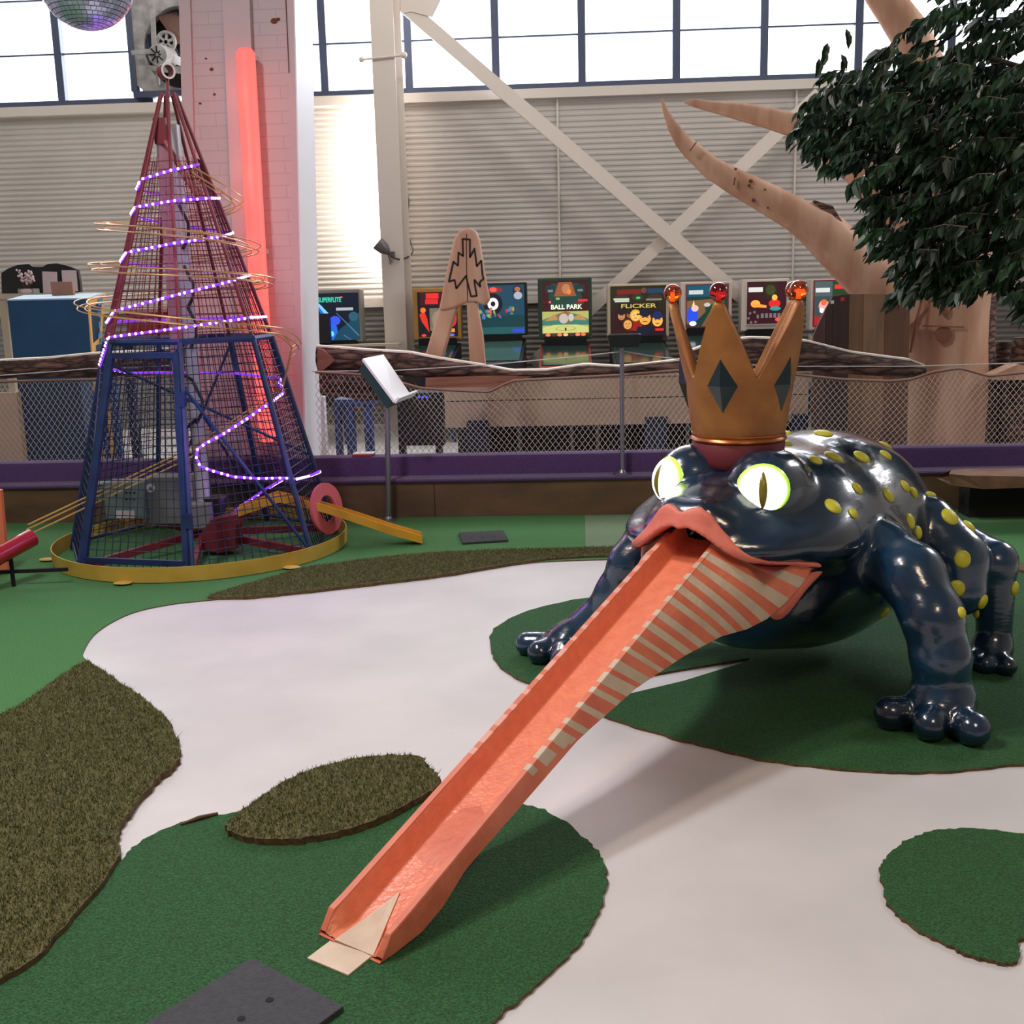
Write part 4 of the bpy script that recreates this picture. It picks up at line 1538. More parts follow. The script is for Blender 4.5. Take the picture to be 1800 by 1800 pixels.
L.new(vo.outputs['Distance'], cr.inputs['Fac']); L.new(cr.outputs['Color'], b.inputs['Base Color'])
bp = N.new('ShaderNodeBump'); bp.inputs['Strength'].default_value = .9; bp.inputs['Distance'].default_value = .03
L.new(vo.outputs['Distance'], bp.inputs['Height']); L.new(bp.outputs['Normal'], b.inputs['Normal'])
m_wood = M('pale_carved_wood', (206, 166, 138), .6, col2=(180, 134, 106), nscale=2.2, stretch=(3, 3, .6), bump=.12, bscale=40)
m_wood_r = M('reddish_wood', (158, 104, 82), .65, col2=(132, 82, 64), nscale=3, stretch=(.8, 3, 5), bump=.15, bscale=40)
m_sun_rim = M('painted_sun_rim', (236, 222, 206), .6)  # pale colour standing in for the sun rim on the logs
m_cord = M('white_cord', (214, 210, 212), .6)
m_net = M('net_twine', (200, 190, 180), .7)


def log(top, bot, y, depth, label, name='log_rail'):
    xs = np.linspace(top[0][0], top[-1][0], 70)
    r_ = random.Random(3)
    c = A((top[0][0] + top[-1][0]) / 2, 640, y)
    t = thing(name, (c.x, y, A(top[0][0], np.interp(top[0][0], [q[0] for q in bot], [q[1] for q in bot]), y).z), label, 'log')
    P = []
    for x in xs:
        zt = np.interp(x, [q[0] for q in top], [q[1] for q in top]); zb = np.interp(x, [q[0] for q in bot], [q[1] for q in bot])
        a, b_ = A(x, zt, y), A(x, zb, y)
        h = a.z - b_.z
        row = []
        for k in range(10):
            f = k / 9
            bul = .055 * sin(pi * min(1, f * 1.0)) + r_.uniform(-.006, .006)
            row.append(Vector((a.x, y - bul, b_.z + h * f)))
        row += [Vector((a.x, y + depth, a.z + .004)), Vector((a.x, y + depth, b_.z))]
        row.append(row[0])
        P.append(row)
    mb = MB().grid(P, flip=True)
    n = len(P[0])
    mb.f += [tuple(range(n - 2, -1, -1))[::-1], tuple((len(P) - 1) * n + j for j in range(n - 1))[::-1]]
    mb.m += [0, 0]
    mb.build('bark_face', m_bark, t, smooth=50)
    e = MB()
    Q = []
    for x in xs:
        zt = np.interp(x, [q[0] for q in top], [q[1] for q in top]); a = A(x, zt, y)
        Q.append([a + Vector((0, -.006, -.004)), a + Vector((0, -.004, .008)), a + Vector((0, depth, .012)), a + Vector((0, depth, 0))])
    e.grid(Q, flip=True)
    e.build('painted_sun_rim', m_sun_rim, t)  # strip along the log top that paints its bright rim
    return t


YL = 8.12
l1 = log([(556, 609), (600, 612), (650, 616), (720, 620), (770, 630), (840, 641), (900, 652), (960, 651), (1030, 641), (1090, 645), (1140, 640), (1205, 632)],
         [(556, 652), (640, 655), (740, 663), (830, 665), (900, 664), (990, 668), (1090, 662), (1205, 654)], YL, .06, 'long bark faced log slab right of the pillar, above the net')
e = MB()
e.slab([A(558, 612, YL - .075), A(567, 614, YL - .075), A(588, 634, YL - .078), A(567, 652, YL - .075), A(558, 652, YL - .075)], (0, .03, 0))
e.build('bare_wood_patch', m_wood_r, l1)
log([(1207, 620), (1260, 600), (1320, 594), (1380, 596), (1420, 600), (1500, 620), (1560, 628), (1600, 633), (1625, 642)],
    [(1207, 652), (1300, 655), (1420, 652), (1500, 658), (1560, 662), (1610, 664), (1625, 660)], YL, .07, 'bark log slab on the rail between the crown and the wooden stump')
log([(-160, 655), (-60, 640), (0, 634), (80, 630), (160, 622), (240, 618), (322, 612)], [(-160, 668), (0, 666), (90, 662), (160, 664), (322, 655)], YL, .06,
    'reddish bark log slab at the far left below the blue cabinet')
sb = MB().slab([A(748, 664, 8.07), A(880, 660, 8.07), A(935, 662, 8.07), A(890, 680, 8.07), (A(748, 682, 8.07))], (0, .42, 0)).build('wood_plank', m_wood_r, None)
tag(sb, 'short reddish plank tucked under the bark log near the maple leaf carving', 'plank')
# fringe of old bark under the log
sb = MB().slab([A(560, 652, 8.10), A(660, 655, 8.10), A(725, 668, 8.10), A(735, 684, 8.10), A(690, 700, 8.10), A(640, 706, 8.10), A(600, 697, 8.10), A(562, 690, 8.10)], (0, .05, 0)).build('bark_slab', m_bark, None)
tag(sb, 'dark bark slab hanging behind the net beside the pillar', 'bark slab')


def interp_top(x, T):
    return np.interp(x, [q[0] for q in T], [q[1] for q in T])


def net(T, x0, x1, y, label):
    # two crossing families of slack strands between the kerb and the sagging top rope
    t = thing('net', (A((x0 + x1) / 2, 800, y).x, y, .434), label, 'net')
    zb = .434
    w0, w1 = A(x0, 720, y).x, A(x1, 720, y).x
    Tw = [(A(q[0], q[1], y).x, A(q[0], q[1], y).z) for q in T]
    sp_ = .041
    rows = 19

    def pt(s, k):
        zt = float(np.interp(s, [q[0] for q in Tw], [q[1] for q in Tw]))
        f = k / rows
        z = zb + (zt - zb) * f
        return Vector((s + .01 * sin(s * 5 + f * 3), y + .03 * sin(pi * f) * sin(s * 1.7), z))
    n = int((w1 - w0) / sp_)
    for fam in (1, -1):
        mb = MB()
        for i in range(-rows, n + rows):
            pts = []
            for k in range(rows + 1):
                s = w0 + sp_ * (i + fam * k * .5)
                if w0 <= s <= w1:
                    pts.append(pt(s, k))
            if len(pts) > 1:
                mb.tube(pts, .0021, 3, cap=False)
        o = mb.build('net_strands', m_net, t)
        tag(o, None, None, kind='stuff')
    pts = [pt(w0 + (w1 - w0) * i / 150, rows) + Vector((0, 0, .004)) for i in range(151)]
    MB().tube(pts, .011, 6).build('top_rope', M('net_rope', (150, 116, 104), .8), t, smooth=60)


net([(557, 655), (640, 660), (700, 672), (740, 683), (800, 687), (860, 690), (882, 678), (900, 670), (1000, 665), (1100, 660), (1190, 652), (1400, 659), (1480, 668), (1560, 671), (1600, 668), (1640, 655), (1690, 648), (1740, 662), (1800, 656), (1960, 660)],
    558, 1960, 8.0, 'slack pale net stretched between bark logs and purple kerb, right of the pillar')
net([(-260, 676), (0, 672), (100, 669), (160, 668), (260, 664), (338, 660)], -260, 338, 8.0, 'slack pale net behind the wire cone, left of the pillar')


def cord(pts, label, r=.004, m=m_cord):
    o = MB().tube(pts, r, 6).build('cord', m, None, smooth=60)
    return tag(o, label, 'cord')


yc = 7.93
cord([A(548, 653, yc), A(640, 652, yc), A(700, 651, yc), A(800, 645, yc), A(870, 640, yc), A(1000, 628, yc), A(1092, 618, 7.87)], 'thin white cord from the pillar to the tray stand')
cord([A(1094, 617, 7.87), A(1140, 625, yc), A(1200, 632, yc), A(1300, 641, yc), A(1405, 644, yc), A(1600, 644, yc), A(1800, 638, yc), A(1900, 636, yc)], 'thin white cord running right from the tray stand past the stump')
cord([A(-100, 668, yc), A(0, 660, yc), A(100, 653, yc), A(158, 648, yc), A(240, 646, yc), A(345, 640, yc)], 'thin white cord at the far left in front of the log')

# ------------------------------------------------------------------ carved maple leaf figure
ym = 8.30
ml = thing('maple_leaf_carving', (A(800, 690, ym).x, ym, A(790, 663, 8.07).z), 'pale wooden carving with a maple leaf outline, standing on the plank', 'wood carving')
dep = Vector((0, .11, 0))
hood = [(806, 407), (816, 402), (826, 401), (836, 405), (842, 420), (846, 445), (850, 470), (855, 500), (861, 527), (852, 538), (836, 531), (820, 532), (800, 541), (780, 546), (771, 545), (778, 510), (786, 470), (794, 435), (799, 418)]
bevel(MB().slab([A(x, y, ym) for x, y in hood], dep).build('head_slab', m_wood, ml), .02, 3)
for k_, leg in enumerate(([(772, 540), (805, 535), (792, 580), (778, 630), (770, 690), (738, 690), (747, 625)], [(820, 533), (838, 533), (848, 590), (853, 636), (856, 690), (826, 690), (826, 640), (823, 585)])):
    lq = [A(x, y, ym + .02) for x, y in leg]
    zp = A(790, 663, 8.07).z
    lq = [Vector((p.x, p.y, zp)) if p.z < zp + .1 else p for p in lq]
    bevel(MB().slab(lq, dep).build('leg', m_wood, ml), .018, 3)
leaf = [(813, 420), (826, 421), (826, 452), (834, 437), (838, 468), (846, 458), (848, 483), (850, 490), (843, 496), (844, 504), (834, 492), (834, 497), (838, 520), (828, 521), (819, 485), (802, 507), (799, 492), (789, 495), (797, 460), (805, 467), (806, 444), (814, 450), (813, 420)]
mb = MB()
P = [A(x, y, ym - .001) for x, y in leaf]
for a, b in zip(P[:-1], P[1:]):
    mb.bar(a, b, .013, .006, (0, -1, 0))
for p in P:
    mb.ball(p, (.0065, .003, .0065), 8, 4)
mb.tube([A(822, 402, ym + .01), A(820, 415, ym - .002), A(820, 470, ym - .002), A(822, 530, ym - .002)], .003, 5)
mb.build('leaf_outline', M('burnt_line', (40, 28, 26), .8), ml)

# ------------------------------------------------------------------ carved stump with horn-like branches
ys = 9.7
stp = thing('carved_tree_stump', A(1665, 800, ys), 'big pale carved tree stump with sweeping pointed branches behind the net', 'stump')
P = []
prof = [(1568, 1745, 800), (1572, 1748, 760), (1585, 1752, 700), (1590, 1752, 650), (1588, 1750, 600), (1583, 1752, 550), (1578, 1756, 500), (1575, 1758, 470), (1580, 1755, 430), (1600, 1750, 390)]
for x0, x1, y in prof:
    a, b_ = A(x0, y, ys), A(x1, y, ys)
    c_ = (a + b_) / 2; r = (b_.x - a.x) / 2
    row = []
    for j in range(29):
        an = -pi + 2 * pi * j / 28
        wob = 1 + .035 * sin(3 * an + y * .01) + .02 * sin(7 * an)
        row.append(Vector((c_.x + r * wob * cos(an), c_.y + .78 * r * wob * sin(an), max(c_.z, 0))))
    P.append(row)
mb = MB().grid(P, flip=False)
bark_from = rad(-48)
nn_ = 28
for i in range(len(P) - 1):
    for j in range(nn_):
        an = -pi + 2 * pi * (j + .5) / nn_
        mb.m[i * nn_ + j] = 1 if an > bark_from - .02 * i else 0
n0 = len(P[0])
mb.f.append(tuple((len(P) - 1) * n0 + j for j in range(28))); mb.m.append(0)
mb.build('trunk', [m_wood, m_bark], stp, smooth=40)


def branch(pts, y0, y1, parent, name='branch', flat=.75):
    # pts: (x, y, half height in px)
    n = len(pts)
    P = []
    for i, (x, y, h) in enumerate(pts):
        yd = y0 + (y1 - y0) * i / (n - 1)
        c_ = A(x, y, yd)
        x2, y2, _ = pts[min(i + 1, n - 1)]; x1, y1_, _ = pts[max(i - 1, 0)]
        t = (A(x2, y2, yd) - A(x1, y1_, yd)).normalized()
        nrm = Vector((-t.z, 0, t.x))
        r = h * yd / FPX
        row = []
        for j in range(13):
            an = 2 * pi * j / 12
            q = Vector((cos(an), sin(an)))
            k = max(abs(q.x), abs(q.y)) ** .55
            row.append(c_ + nrm * (r * q.x / k) + Vector((0, 1, 0)) * (r * flat * q.y / k))
        P.append(row)
    mb = MB().grid(P)
    mb.f.append(tuple(range(12))); mb.m.append(0)
    mb.f.append(tuple((n - 1) * 13 + j for j in range(12))[::-1]); mb.m.append(0)
    return mb.build(name, m_wood, parent, smooth=45)


br1 = branch([(1163, 173, 2), (1170, 196, 5), (1182, 222, 9), (1199, 247, 13), (1213, 262, 15), (1250, 295, 18), (1300, 324, 22), (1350, 350, 25), (1400, 378, 28), (1440, 402, 36), (1480, 440, 40), (1520, 480, 42), (1560, 520, 44), (1600, 560, 44)], 9.2, ys - .1, stp)
mb = MB().slab([A(1432, 352, 9.38), A(1464, 362, 9.38), (A(1490, 405, 9.4)), A(1475, 400, 9.38), A(1445, 372, 9.38)], (0, .1, 0))
mb.build('bark_ridge', m_bark, br1)
mk = MB()
for x, y, r in ((1320, 318, .016), (1317, 326, .013), (1325, 352, .016), (1293, 297, .010), (1470, 398, .02), (1466, 442, .016), (1350, 365, .008), (1345, 333, .007)):
    yy = 9.2 + .5 * (x - 1163) / 437 - .095
    mk.ball(A(x, y, yy), (r * 1.2, .02, r), 10, 6)
for a_, b_ in (((1213, 265), (1224, 250)), ((1290, 325), (1292, 312)), ((1425, 397), (1440, 375)), ((1545, 508), (1562, 490))):
    yy = 9.2 + .5 * (a_[0] - 1163) / 437 - .10
    mk.bar(A(a_[0], a_[1], yy), A(b_[0], b_[1], yy), .008, .03, (0, -1, 0))
mk.build('knot', M('knot_brown', (110, 62, 46), .8), br1)
branch([(1203, 179, 2), (1222, 181, 7), (1250, 187, 9), (1300, 196, 14), (1350, 207, 17), (1400, 222, 19), (1450, 250, 22), (1510, 300, 26), (1560, 360, 30), (1610, 430, 34)], 9.9, ys + .2, stp)
branch([(1525, -60, 26), (1548, -10, 24), (1572, 20, 27), (1600, 60, 30), (1630, 130, 32), (1655, 250, 36), (1665, 420, 44)], 9.9, ys + .1, stp)
mk = MB()
mk.bar(A(1622, 573, ys - .36), A(1694, 575, ys - .36), .012, .02, (0, -1, 0))
mk.ball(A(1659, 588, ys - .34), (.075, .02, .07), 14, 8)
mk.tube([A(1625, 510, ys - .33), A(1612, 560, ys - .345), A(1600, 620, ys - .35)], .012, 6)
mk.ball(A(1662, 545, ys - .34), (.035, .03, .055), 12, 8)
mk.build('carved_mark', M('carved_brown', (134, 86, 62), .8), stp)

# panel of brown boards leaning before the stump
yb = 9.05
pn = thing('board_panel', (A(1530, 700, yb).x, yb, 0), 'curved panel of brown vertical boards left of the carved stump', 'wood panel')
cols = [(92, 64, 56), (74, 50, 46), (70, 48, 46), (132, 100, 72), (150, 116, 88), (120, 86, 64)]
xs = [1430, 1452, 1464, 1493, 1518, 1556, 1600]
tops = lambda x: float(np.interp(x, [1430, 1445, 1464, 1493, 1560, 1600], [590, 556, 521, 517, 517, 530]))
for i in range(6):
    a0, a1 = xs[i], xs[i + 1] - .6
    f0_, f1_ = A(a0, 700, yb), A(a1, 700, yb)
    q = [Vector((f0_.x, yb, 0)), Vector((f1_.x, yb, 0)), A(a1, tops(a1), yb), A((a0 + a1) / 2, tops((a0 + a1) / 2), yb), A(a0, tops(a0), yb)]
    MB().slab(q, (0, .04, 0)).build('plank', M('panel_brown_%d' % i, cols[i], .6, col2=tuple(int(c * .85) for c in cols[i]), nscale=4, stretch=(5, 1, .5)), pn)
MB().box(A(1481, 526, yb - .003), (.028, .004, .03)).build('red_tag', M('tag_red', (206, 60, 50), .6), pn)
MB().box(A(1463, 531, yb - .003), (.026, .004, .026)).build('white_tag', M('tag_white', (220, 216, 212), .6), pn)

# wooden slab bench and smaller stumps at the right
bn = thing('slab_bench', A(1750, 850, 7.3), 'thick rough wooden slab bench at the right edge in front of the purple kerb', 'bench')
m_slab = M('bench_wood', (134, 98, 72), .75, col2=(104, 74, 54), nscale=6, bump=.3, bscale=30)
f0 = [A(1672, 826, 7.45), A(1700, 824, 7.5), A(1830, 823, 7.5), A(1990, 822, 7.5)]
f1 = [A(1668, 833, 7.2), A(1700, 836, 7.15), A(1830, 838, 7.1), A(1990, 838, 7.1)]
f2 = [A(1672, 853, 7.2), A(1730, 860, 7.15), A(1830, 856, 7.1), A(1990, 858, 7.1)]
f3 = [p + Vector((0, .3, 0)) for p in f2]
MB().grid([[a, b, c, d, a] for a, b, c, d in zip(f0, f1, f2, f3)]).build('seat', m_slab, bn)
a, b_ = A(1700, 858, 7.55), A(2000, 858, 7.55)
MB().box2((a.x, 7.5, .006), (b_.x, 7.7, a.z + .02)).build('base', M('under_bench_shade', (26, 22, 20), .8), bn)  # wide dark block put in for the darkness under the slab
for k_, (x0, x1, y0, y1, yy, lab) in enumerate(((1742, 1785, 598, 668, 9.9, 'small brown bark stump beside the carved stump at the right edge'), (1772, 1850, 590, 690, 9.5, 'dark bark stump cut off by the right edge of the picture'))):
    a, b_ = A(x0, y1, yy), A(x1, y0, yy)
    cx, r = (a.x + b_.x) / 2, (b_.x - a.x) / 2
    o = MB().lathe((cx, yy, 0), [(r * 1.1, 0), (r, .3), (r * .95, b_.z - .08), (r * .8, b_.z - .01), (.01, b_.z)], 18).build('bark_stump', m_bark, None, smooth=50, origin=(cx, yy, 0))
    tag(o, lab, 'stump')
lg = MB().slab([A(1745, 660, 9.2), A(1790, 640, 9.2), A(1850, 655, 9.2), A(1850, 668, 9.2), A(1745, 668, 9.2)], (0, .2, 0)).build('log_chunk', m_wood, None)
tag(lg, 'pale split log chunk above the net at the right edge', 'log')
m_black = M('black_drape', (14, 16, 18), .9)
dp = MB()
P = []
for i in range(61):
    x = 4.35 + 3.1 * i / 60
    yy = 10.9 + .05 * sin(i * 1.1)
    P.append([(x, yy, 0.0), (x, yy, 3.6)])
dp.grid(P)
tag(dp.build('drape', m_black, None, smooth=60), 'black drape hanging behind the tree foliage at the right', 'drape')
# ------------------------------------------------------------------ pinball machines along the back wall
EM = {}


def em(c, e=.6):
    k = (c, e)
    if k not in EM:
        EM[k] = M('lit_art_%d' % len(EM), tuple(int(q * .35) for q in c), .4, emit=e, ecol=c)
    return EM[k]


def ell(cx, cy, rx, ry, n=18):
    return [(cx + rx * cos(2 * pi * i / n), cy + ry * sin(2 * pi * i / n)) for i in range(n)]


def rect(x0, y0, x1, y1):
    return [(x0, y0), (x1, y0), (x1, y1), (x0, y1)]


def pinball(box, glass, frame_mat, cab_mat, label, art, yd=13.15, words=(), side_mat=None, cw=None, apron=None):
    a, b = A(box[0], box[3], yd), A(box[2], box[1], yd)
    cx = (a.x + b.x) / 2
    t = thing('pinball_machine', (cx, yd - .3, 0), label, 'pinball machine', 'pinball machines along the back wall')
    w = b.x - a.x
    bb = bevel(MB().box2((a.x, yd, a.z), (b.x, yd + .26, b.z)).build('backbox', frame_mat, t), .008)
    g0, g1 = A(glass[0], glass[3], yd), A(glass[2], glass[1], yd)
    gx, gz, gw, gh = g0.x, g0.z, g1.x - g0.x, g1.z - g0.z
    # glass with its printed and lit picture (one mesh, many inks)
    mb, mats = MB(), []
    for i, (poly, c, e) in enumerate(art):
        m = em(c, e)
        if m not in mats:
            mats.append(m)
        mb.cur = mats.index(m)
        off = .004 + .0009 * i
        P = [Vector((gx + gw * x, yd - off, gz + gh * (1 - y))) for x, y in poly]
        ar = sum(P[j].x * P[(j + 1) % len(P)].z - P[(j + 1) % len(P)].x * P[j].z for j in range(len(P)))
        if ar < 0:
            P = P[::-1]
        mb.add(P, [tuple(range(len(P)))])
    mb.build('backglass', mats, bb)
    for (body, x, y, sz, c, e, sxx) in words:
        text(body, 'lettering', (gx + gw * x, yd - .045, gz + gh * (1 - y)), gh * sz, em(c, e), bb, sx=sxx)
    fr = MB()
    th = .012
    for q in (((gx - th, gz - th), (gx + gw + th, gz)), ((gx - th, gz + gh), (gx + gw + th, gz + gh + th)), ((gx - th, gz), (gx, gz + gh)), ((gx + gw, gz), (gx + gw + th, gz + gh))):
        fr.box2((q[0][0], yd - .014, q[0][1]), (q[1][0], yd + .01, q[1][1]))
    fr.build('glass_frame', side_mat or frame_mat, bb)
    cwid = (cw or w * .92) / 2
    zt, zf, y0 = a.z - .05, a.z - .25, yd - 1.15
    q = [(cx - cwid, y0, zf - .42), (cx + cwid, y0, zf - .42), (cx + cwid, yd + .2, zt - .62), (cx - cwid, yd + .2, zt - .62),
         (cx - cwid, y0, zf), (cx + cwid, y0, zf), (cx + cwid, yd + .2, zt), (cx - cwid, yd + .2, zt)]
    cb = bevel(MB().hexa([Vector(p) for p in q]).build('cabinet', cab_mat, t), .01)
    q = [(cx - cwid + .03, y0 + .08, zf + .016), (cx + cwid - .03, y0 + .08, zf + .016), (cx + cwid - .03, yd - .05, zt - .018), (cx - cwid + .03, yd - .05, zt - .018)]
    MB().slab([Vector(p) for p in q], (0, 0, .006)).build('playfield_glass', apron or M('playfield', (44, 66, 60), .12), cb)
    MB().box((cx, yd + .02, zt + .03), (cwid * 1.7, .16, .08)).build('neck', m_black, t)
    for sx_ in (-1, 1):
        for yy, zz in ((y0 + .04, zf - .3), (yd + .12, zt - .5)):
            MB().bar((cx + sx_ * (cwid - .01), yy, zz), (cx + sx_ * (cwid + .015), yy, 0.0), .05, .05, (0, 1, 0)).build('leg', M('pin_leg', (52, 66, 96), .35, metal=.5), t)
    return t


f_steel = M('grey_metal_frame', (150, 146, 138), .4, metal=.3)
f_gold = M('gold_frame', (186, 142, 66), .45)
f_black = M('black_frame', (22, 24, 28), .45)
f_green = M('dark_green_frame', (40, 74, 56), .5)
f_cream = M('cream_frame', (206, 192, 166), .5)
f_white = M('white_frame', (222, 212, 200), .5)
c_red = M('cab_red', (150, 46, 38), .5)
c_dk = M('cab_dark', (26, 28, 34), .5)
c_tan = M('cab_tan', (150, 118, 76), .5)
DK = (14, 16, 22)

pinball((556, 508, 632, 602), (560, 514, 630, 599), f_steel, c_dk, 'pinball machine nearest the pillar, black glass with teal lettering and blue beam', [
    (rect(0, 0, 1, 1), (16, 26, 44), .9),
    ([(0, .25), (.12, .25), (.45, .7), (.5, 1), (.3, 1), (.22, .7)], (40, 110, 230), 1.0),
    ([(0, .22), (.05, .2), (.3, .45), (.28, .55)], (120, 200, 255), 1.2),
    (ell(.42, .58, .13, .10, 10), (60, 90, 240), 1.0), (ell(.33, .86, .05, .06, 8), (110, 210, 255), 1.3),
    ([(.35, 1), (.5, .78), (.75, .62), (.88, .45), (1, .42), (1, 1)], (30, 84, 110), .7), (ell(.86, .5, .12, .10, 10), (52, 110, 130), .7),
    ([(.45, .42), (.47, .42), (.98, .9), (.96, .92)], (90, 140, 170), .8), ([(.6, .9), (.62, .88), (.8, 1), (.77, 1)], (80, 130, 160), .8),
    (rect(.46, .31, .86, .37), (200, 210, 214), .8), (ell(.6, .09, .03, .02, 8), (255, 70, 60), 1.0)],
    words=[('SUPERFLITE', .33, .145, .14, (70, 226, 190), 1.0, .7)])
pinball((728, 505, 808, 598), (736, 512, 803, 593), f_gold, c_dk, 'gold framed pinball machine with red figures, behind the maple leaf carving', [
    (rect(0, 0, 1, 1), (26, 20, 30), .8), (rect(.08, .0, 1, .3), (70, 24, 30), .8), (rect(.22, .03, .54, .15), (236, 50, 44), 1.0), (rect(.2, .16, .52, .27), (225, 44, 40), 1.0),
    (rect(.3, .36, .8, .86), (150, 140, 124), .6), (ell(.5, .62, .14, .2), (190, 170, 140), .6), ([(.04, .5), (.16, .4), (.24, .6), (.28, .9), (.1, .66)], (235, 56, 36), .9),
    (ell(.14, .4, .07, .06), (250, 120, 40), 1.0), (ell(.86, .58, .12, .2), (226, 44, 48), .9), (ell(.86, .42, .07, .06), (240, 90, 60), .9), (rect(.74, .82, .92, .9), (255, 150, 50), 1.0),
    (ell(.14, .96, .06, .03), (255, 70, 50), 1.0), (ell(.62, .96, .06, .03), (70, 200, 255), 1.0), (ell(.84, .96, .07, .03), (110, 120, 255), 1.0)])
art = [(rect(0, 0, 1, 1), (26, 78, 104), .75), (rect(0, .62, 1, 1), (16, 72, 78), .7), (rect(0, .86, 1, 1), (40, 104, 108), .7),
       (ell(.35, .10, .2, .06), (170, 50, 60), .7), (ell(.35, .09, .08, .05), (250, 90, 80), 1.0), (ell(.34, .38, .20, .22), (24, 18, 36), .7), (ell(.34, .38, .115, .125), (250, 250, 255), 1.3),
       (ell(.34, .38, .05, .055), (30, 26, 44), .6), (ell(.86, .14, .10, .13), (30, 44, 78), .7), (ell(.87, .22, .09, .08), (190, 200, 210), .8), (ell(.86, .09, .06, .05), (200, 120, 60), .8),
       (rect(.74, .90, .98, .97), (50, 70, 235), 1.0)]
r_ = random.Random(5)
for i in range(26):
    c = r_.choice([(210, 50, 60), (80, 130, 200), (170, 190, 80), (230, 120, 110), (60, 150, 140)])
    art.append((ell(.02 + .75 * r_.random(), .46 + .20 * r_.random(), .02 + .03 * r_.random(), .02 + .03 * r_.random(), 7), c, .8))
art += [(rect(.1 + .075 * i, .66, .104 + .075 * i, .86), (12, 50, 60), .6) for i in range(12)]
pinball((836, 496, 925, 591), (840, 500, 921, 588), f_black, c_dk, 'black framed pinball machine with blue glass and a glowing white ring', art, apron=M('playfield_lit', (70, 104, 96), .12))  # lit look of this playfield is only a brighter base colour
pinball((947, 487, 1040, 598), (954, 492, 1034, 592), f_green, c_red, 'green framed pinball machine with pale baseball scene, between blue and cream ones', [
    (rect(0, 0, 1, 1), (64, 20, 26), .8), ([(.2, .05), (.8, .05), (.86, .3), (.8, .5), (.2, .5), (.14, .3)], (34, 74, 66), .75), ([(.36, .03), (.64, .03), (.74, .28), (.26, .28)], (176, 96, 58), .75),
    (ell(.52, .15, .09, .09), (206, 140, 96), .8), (ell(.58, .2, .05, .05), (250, 140, 60), .9), (rect(.08, .08, .28, .22), (36, 60, 62), .7), (rect(.72, .08, .92, .22), (36, 60, 62), .7),
    (rect(.13, .16, .24, .20), (130, 160, 160), .7), (rect(.77, .16, .88, .20), (130, 160, 160), .7), (rect(.3, .30, .38, .34), (160, 200, 90), .8),
    (rect(.02, .36, .2, .40), (90, 26, 30), .8), (ell(.17, .38, .025, .02), (255, 110, 90), 1.1), (rect(.78, .34, .98, .38), (230, 60, 60), .9), (rect(.72, .38, .9, .42), (130, 34, 36), .9),
    (rect(.0, .55, 1, .94), (196, 196, 112), .85), ([(.0, .7), (.25, .62), (.5, .55), (.8, .62), (1, .7), (1, .8), (0, .8)], (66, 140, 124), .8), ([(.05, .72), (.25, .60), (.42, .7)], (208, 156, 92), .8), ([(.6, .7), (.8, .60), (.97, .72)], (208, 156, 92), .8),
    (ell(.5, .66, .18, .10), (170, 108, 84), .8), (ell(.46, .68, .10, .09), (210, 204, 190), .85), (ell(.62, .66, .06, .07), (220, 212, 200), .85), ([(0, .94), (0, .84), (.25, .79), (.75, .79), (1, .84), (1, .94)], (214, 216, 126), .95),
    (ell(.5, .86, .22, .04), (120, 150, 80), .8), (ell(.5, .858, .205, .034), (214, 216, 126), .95), (ell(.5, .87, .02, .03), (50, 60, 40), .7), (rect(0, .945, 1, 1), (70, 22, 28), .7)] +
    [(ell(x, .97, .055, .028, 12), c, e) for x, c, e in ((.12, (255, 130, 84), 1.1), (.25, (90, 70, 60), .6), (.37, (255, 130, 84), 1.1), (.5, (255, 190, 120), 1.2), (.63, (90, 70, 60), .6), (.76, (255, 140, 90), 1.1), (.88, (255, 120, 76), 1.1))],
    words=[('BALL PARK', .52, .475, .115, (236, 255, 214), 1.4, 1.0)])


def face(x, y, r, skin, hat=None, hair=None, body=(26, 24, 40), tilt=0):
    o = [([(x - r * 1.9, y + r * 4.2), (x - r * 1.3, y + r * 1.6), (x + r * 1.3, y + r * 1.6), (x + r * 1.9, y + r * 4.2)], body, .6)]
    if hair:
        o.append((ell(x, y - r * .1, r * 1.35, r * 1.7, 12), hair, .8))
    o.append((ell(x, y, r, r * 1.3, 14), skin, .95))
    o += [(rect(x - r * .55, y - r * .3, x - r * .2, y - r * .12), (60, 30, 20), .5), (rect(x + r * .2, y - r * .3, x + r * .55, y - r * .12), (60, 30, 20), .5), (rect(x - r * .35, y + r * .55, x + r * .35, y + r * .7), (130, 50, 30), .6)]
    if hat:
        o += [(ell(x, y - r * 1.15, r * .95, r * .9, 12), hat, .7), (rect(x - r * 1.4, y - r * 1.0, x + r * 1.4, y - r * .75), hat, .7)]
    return o


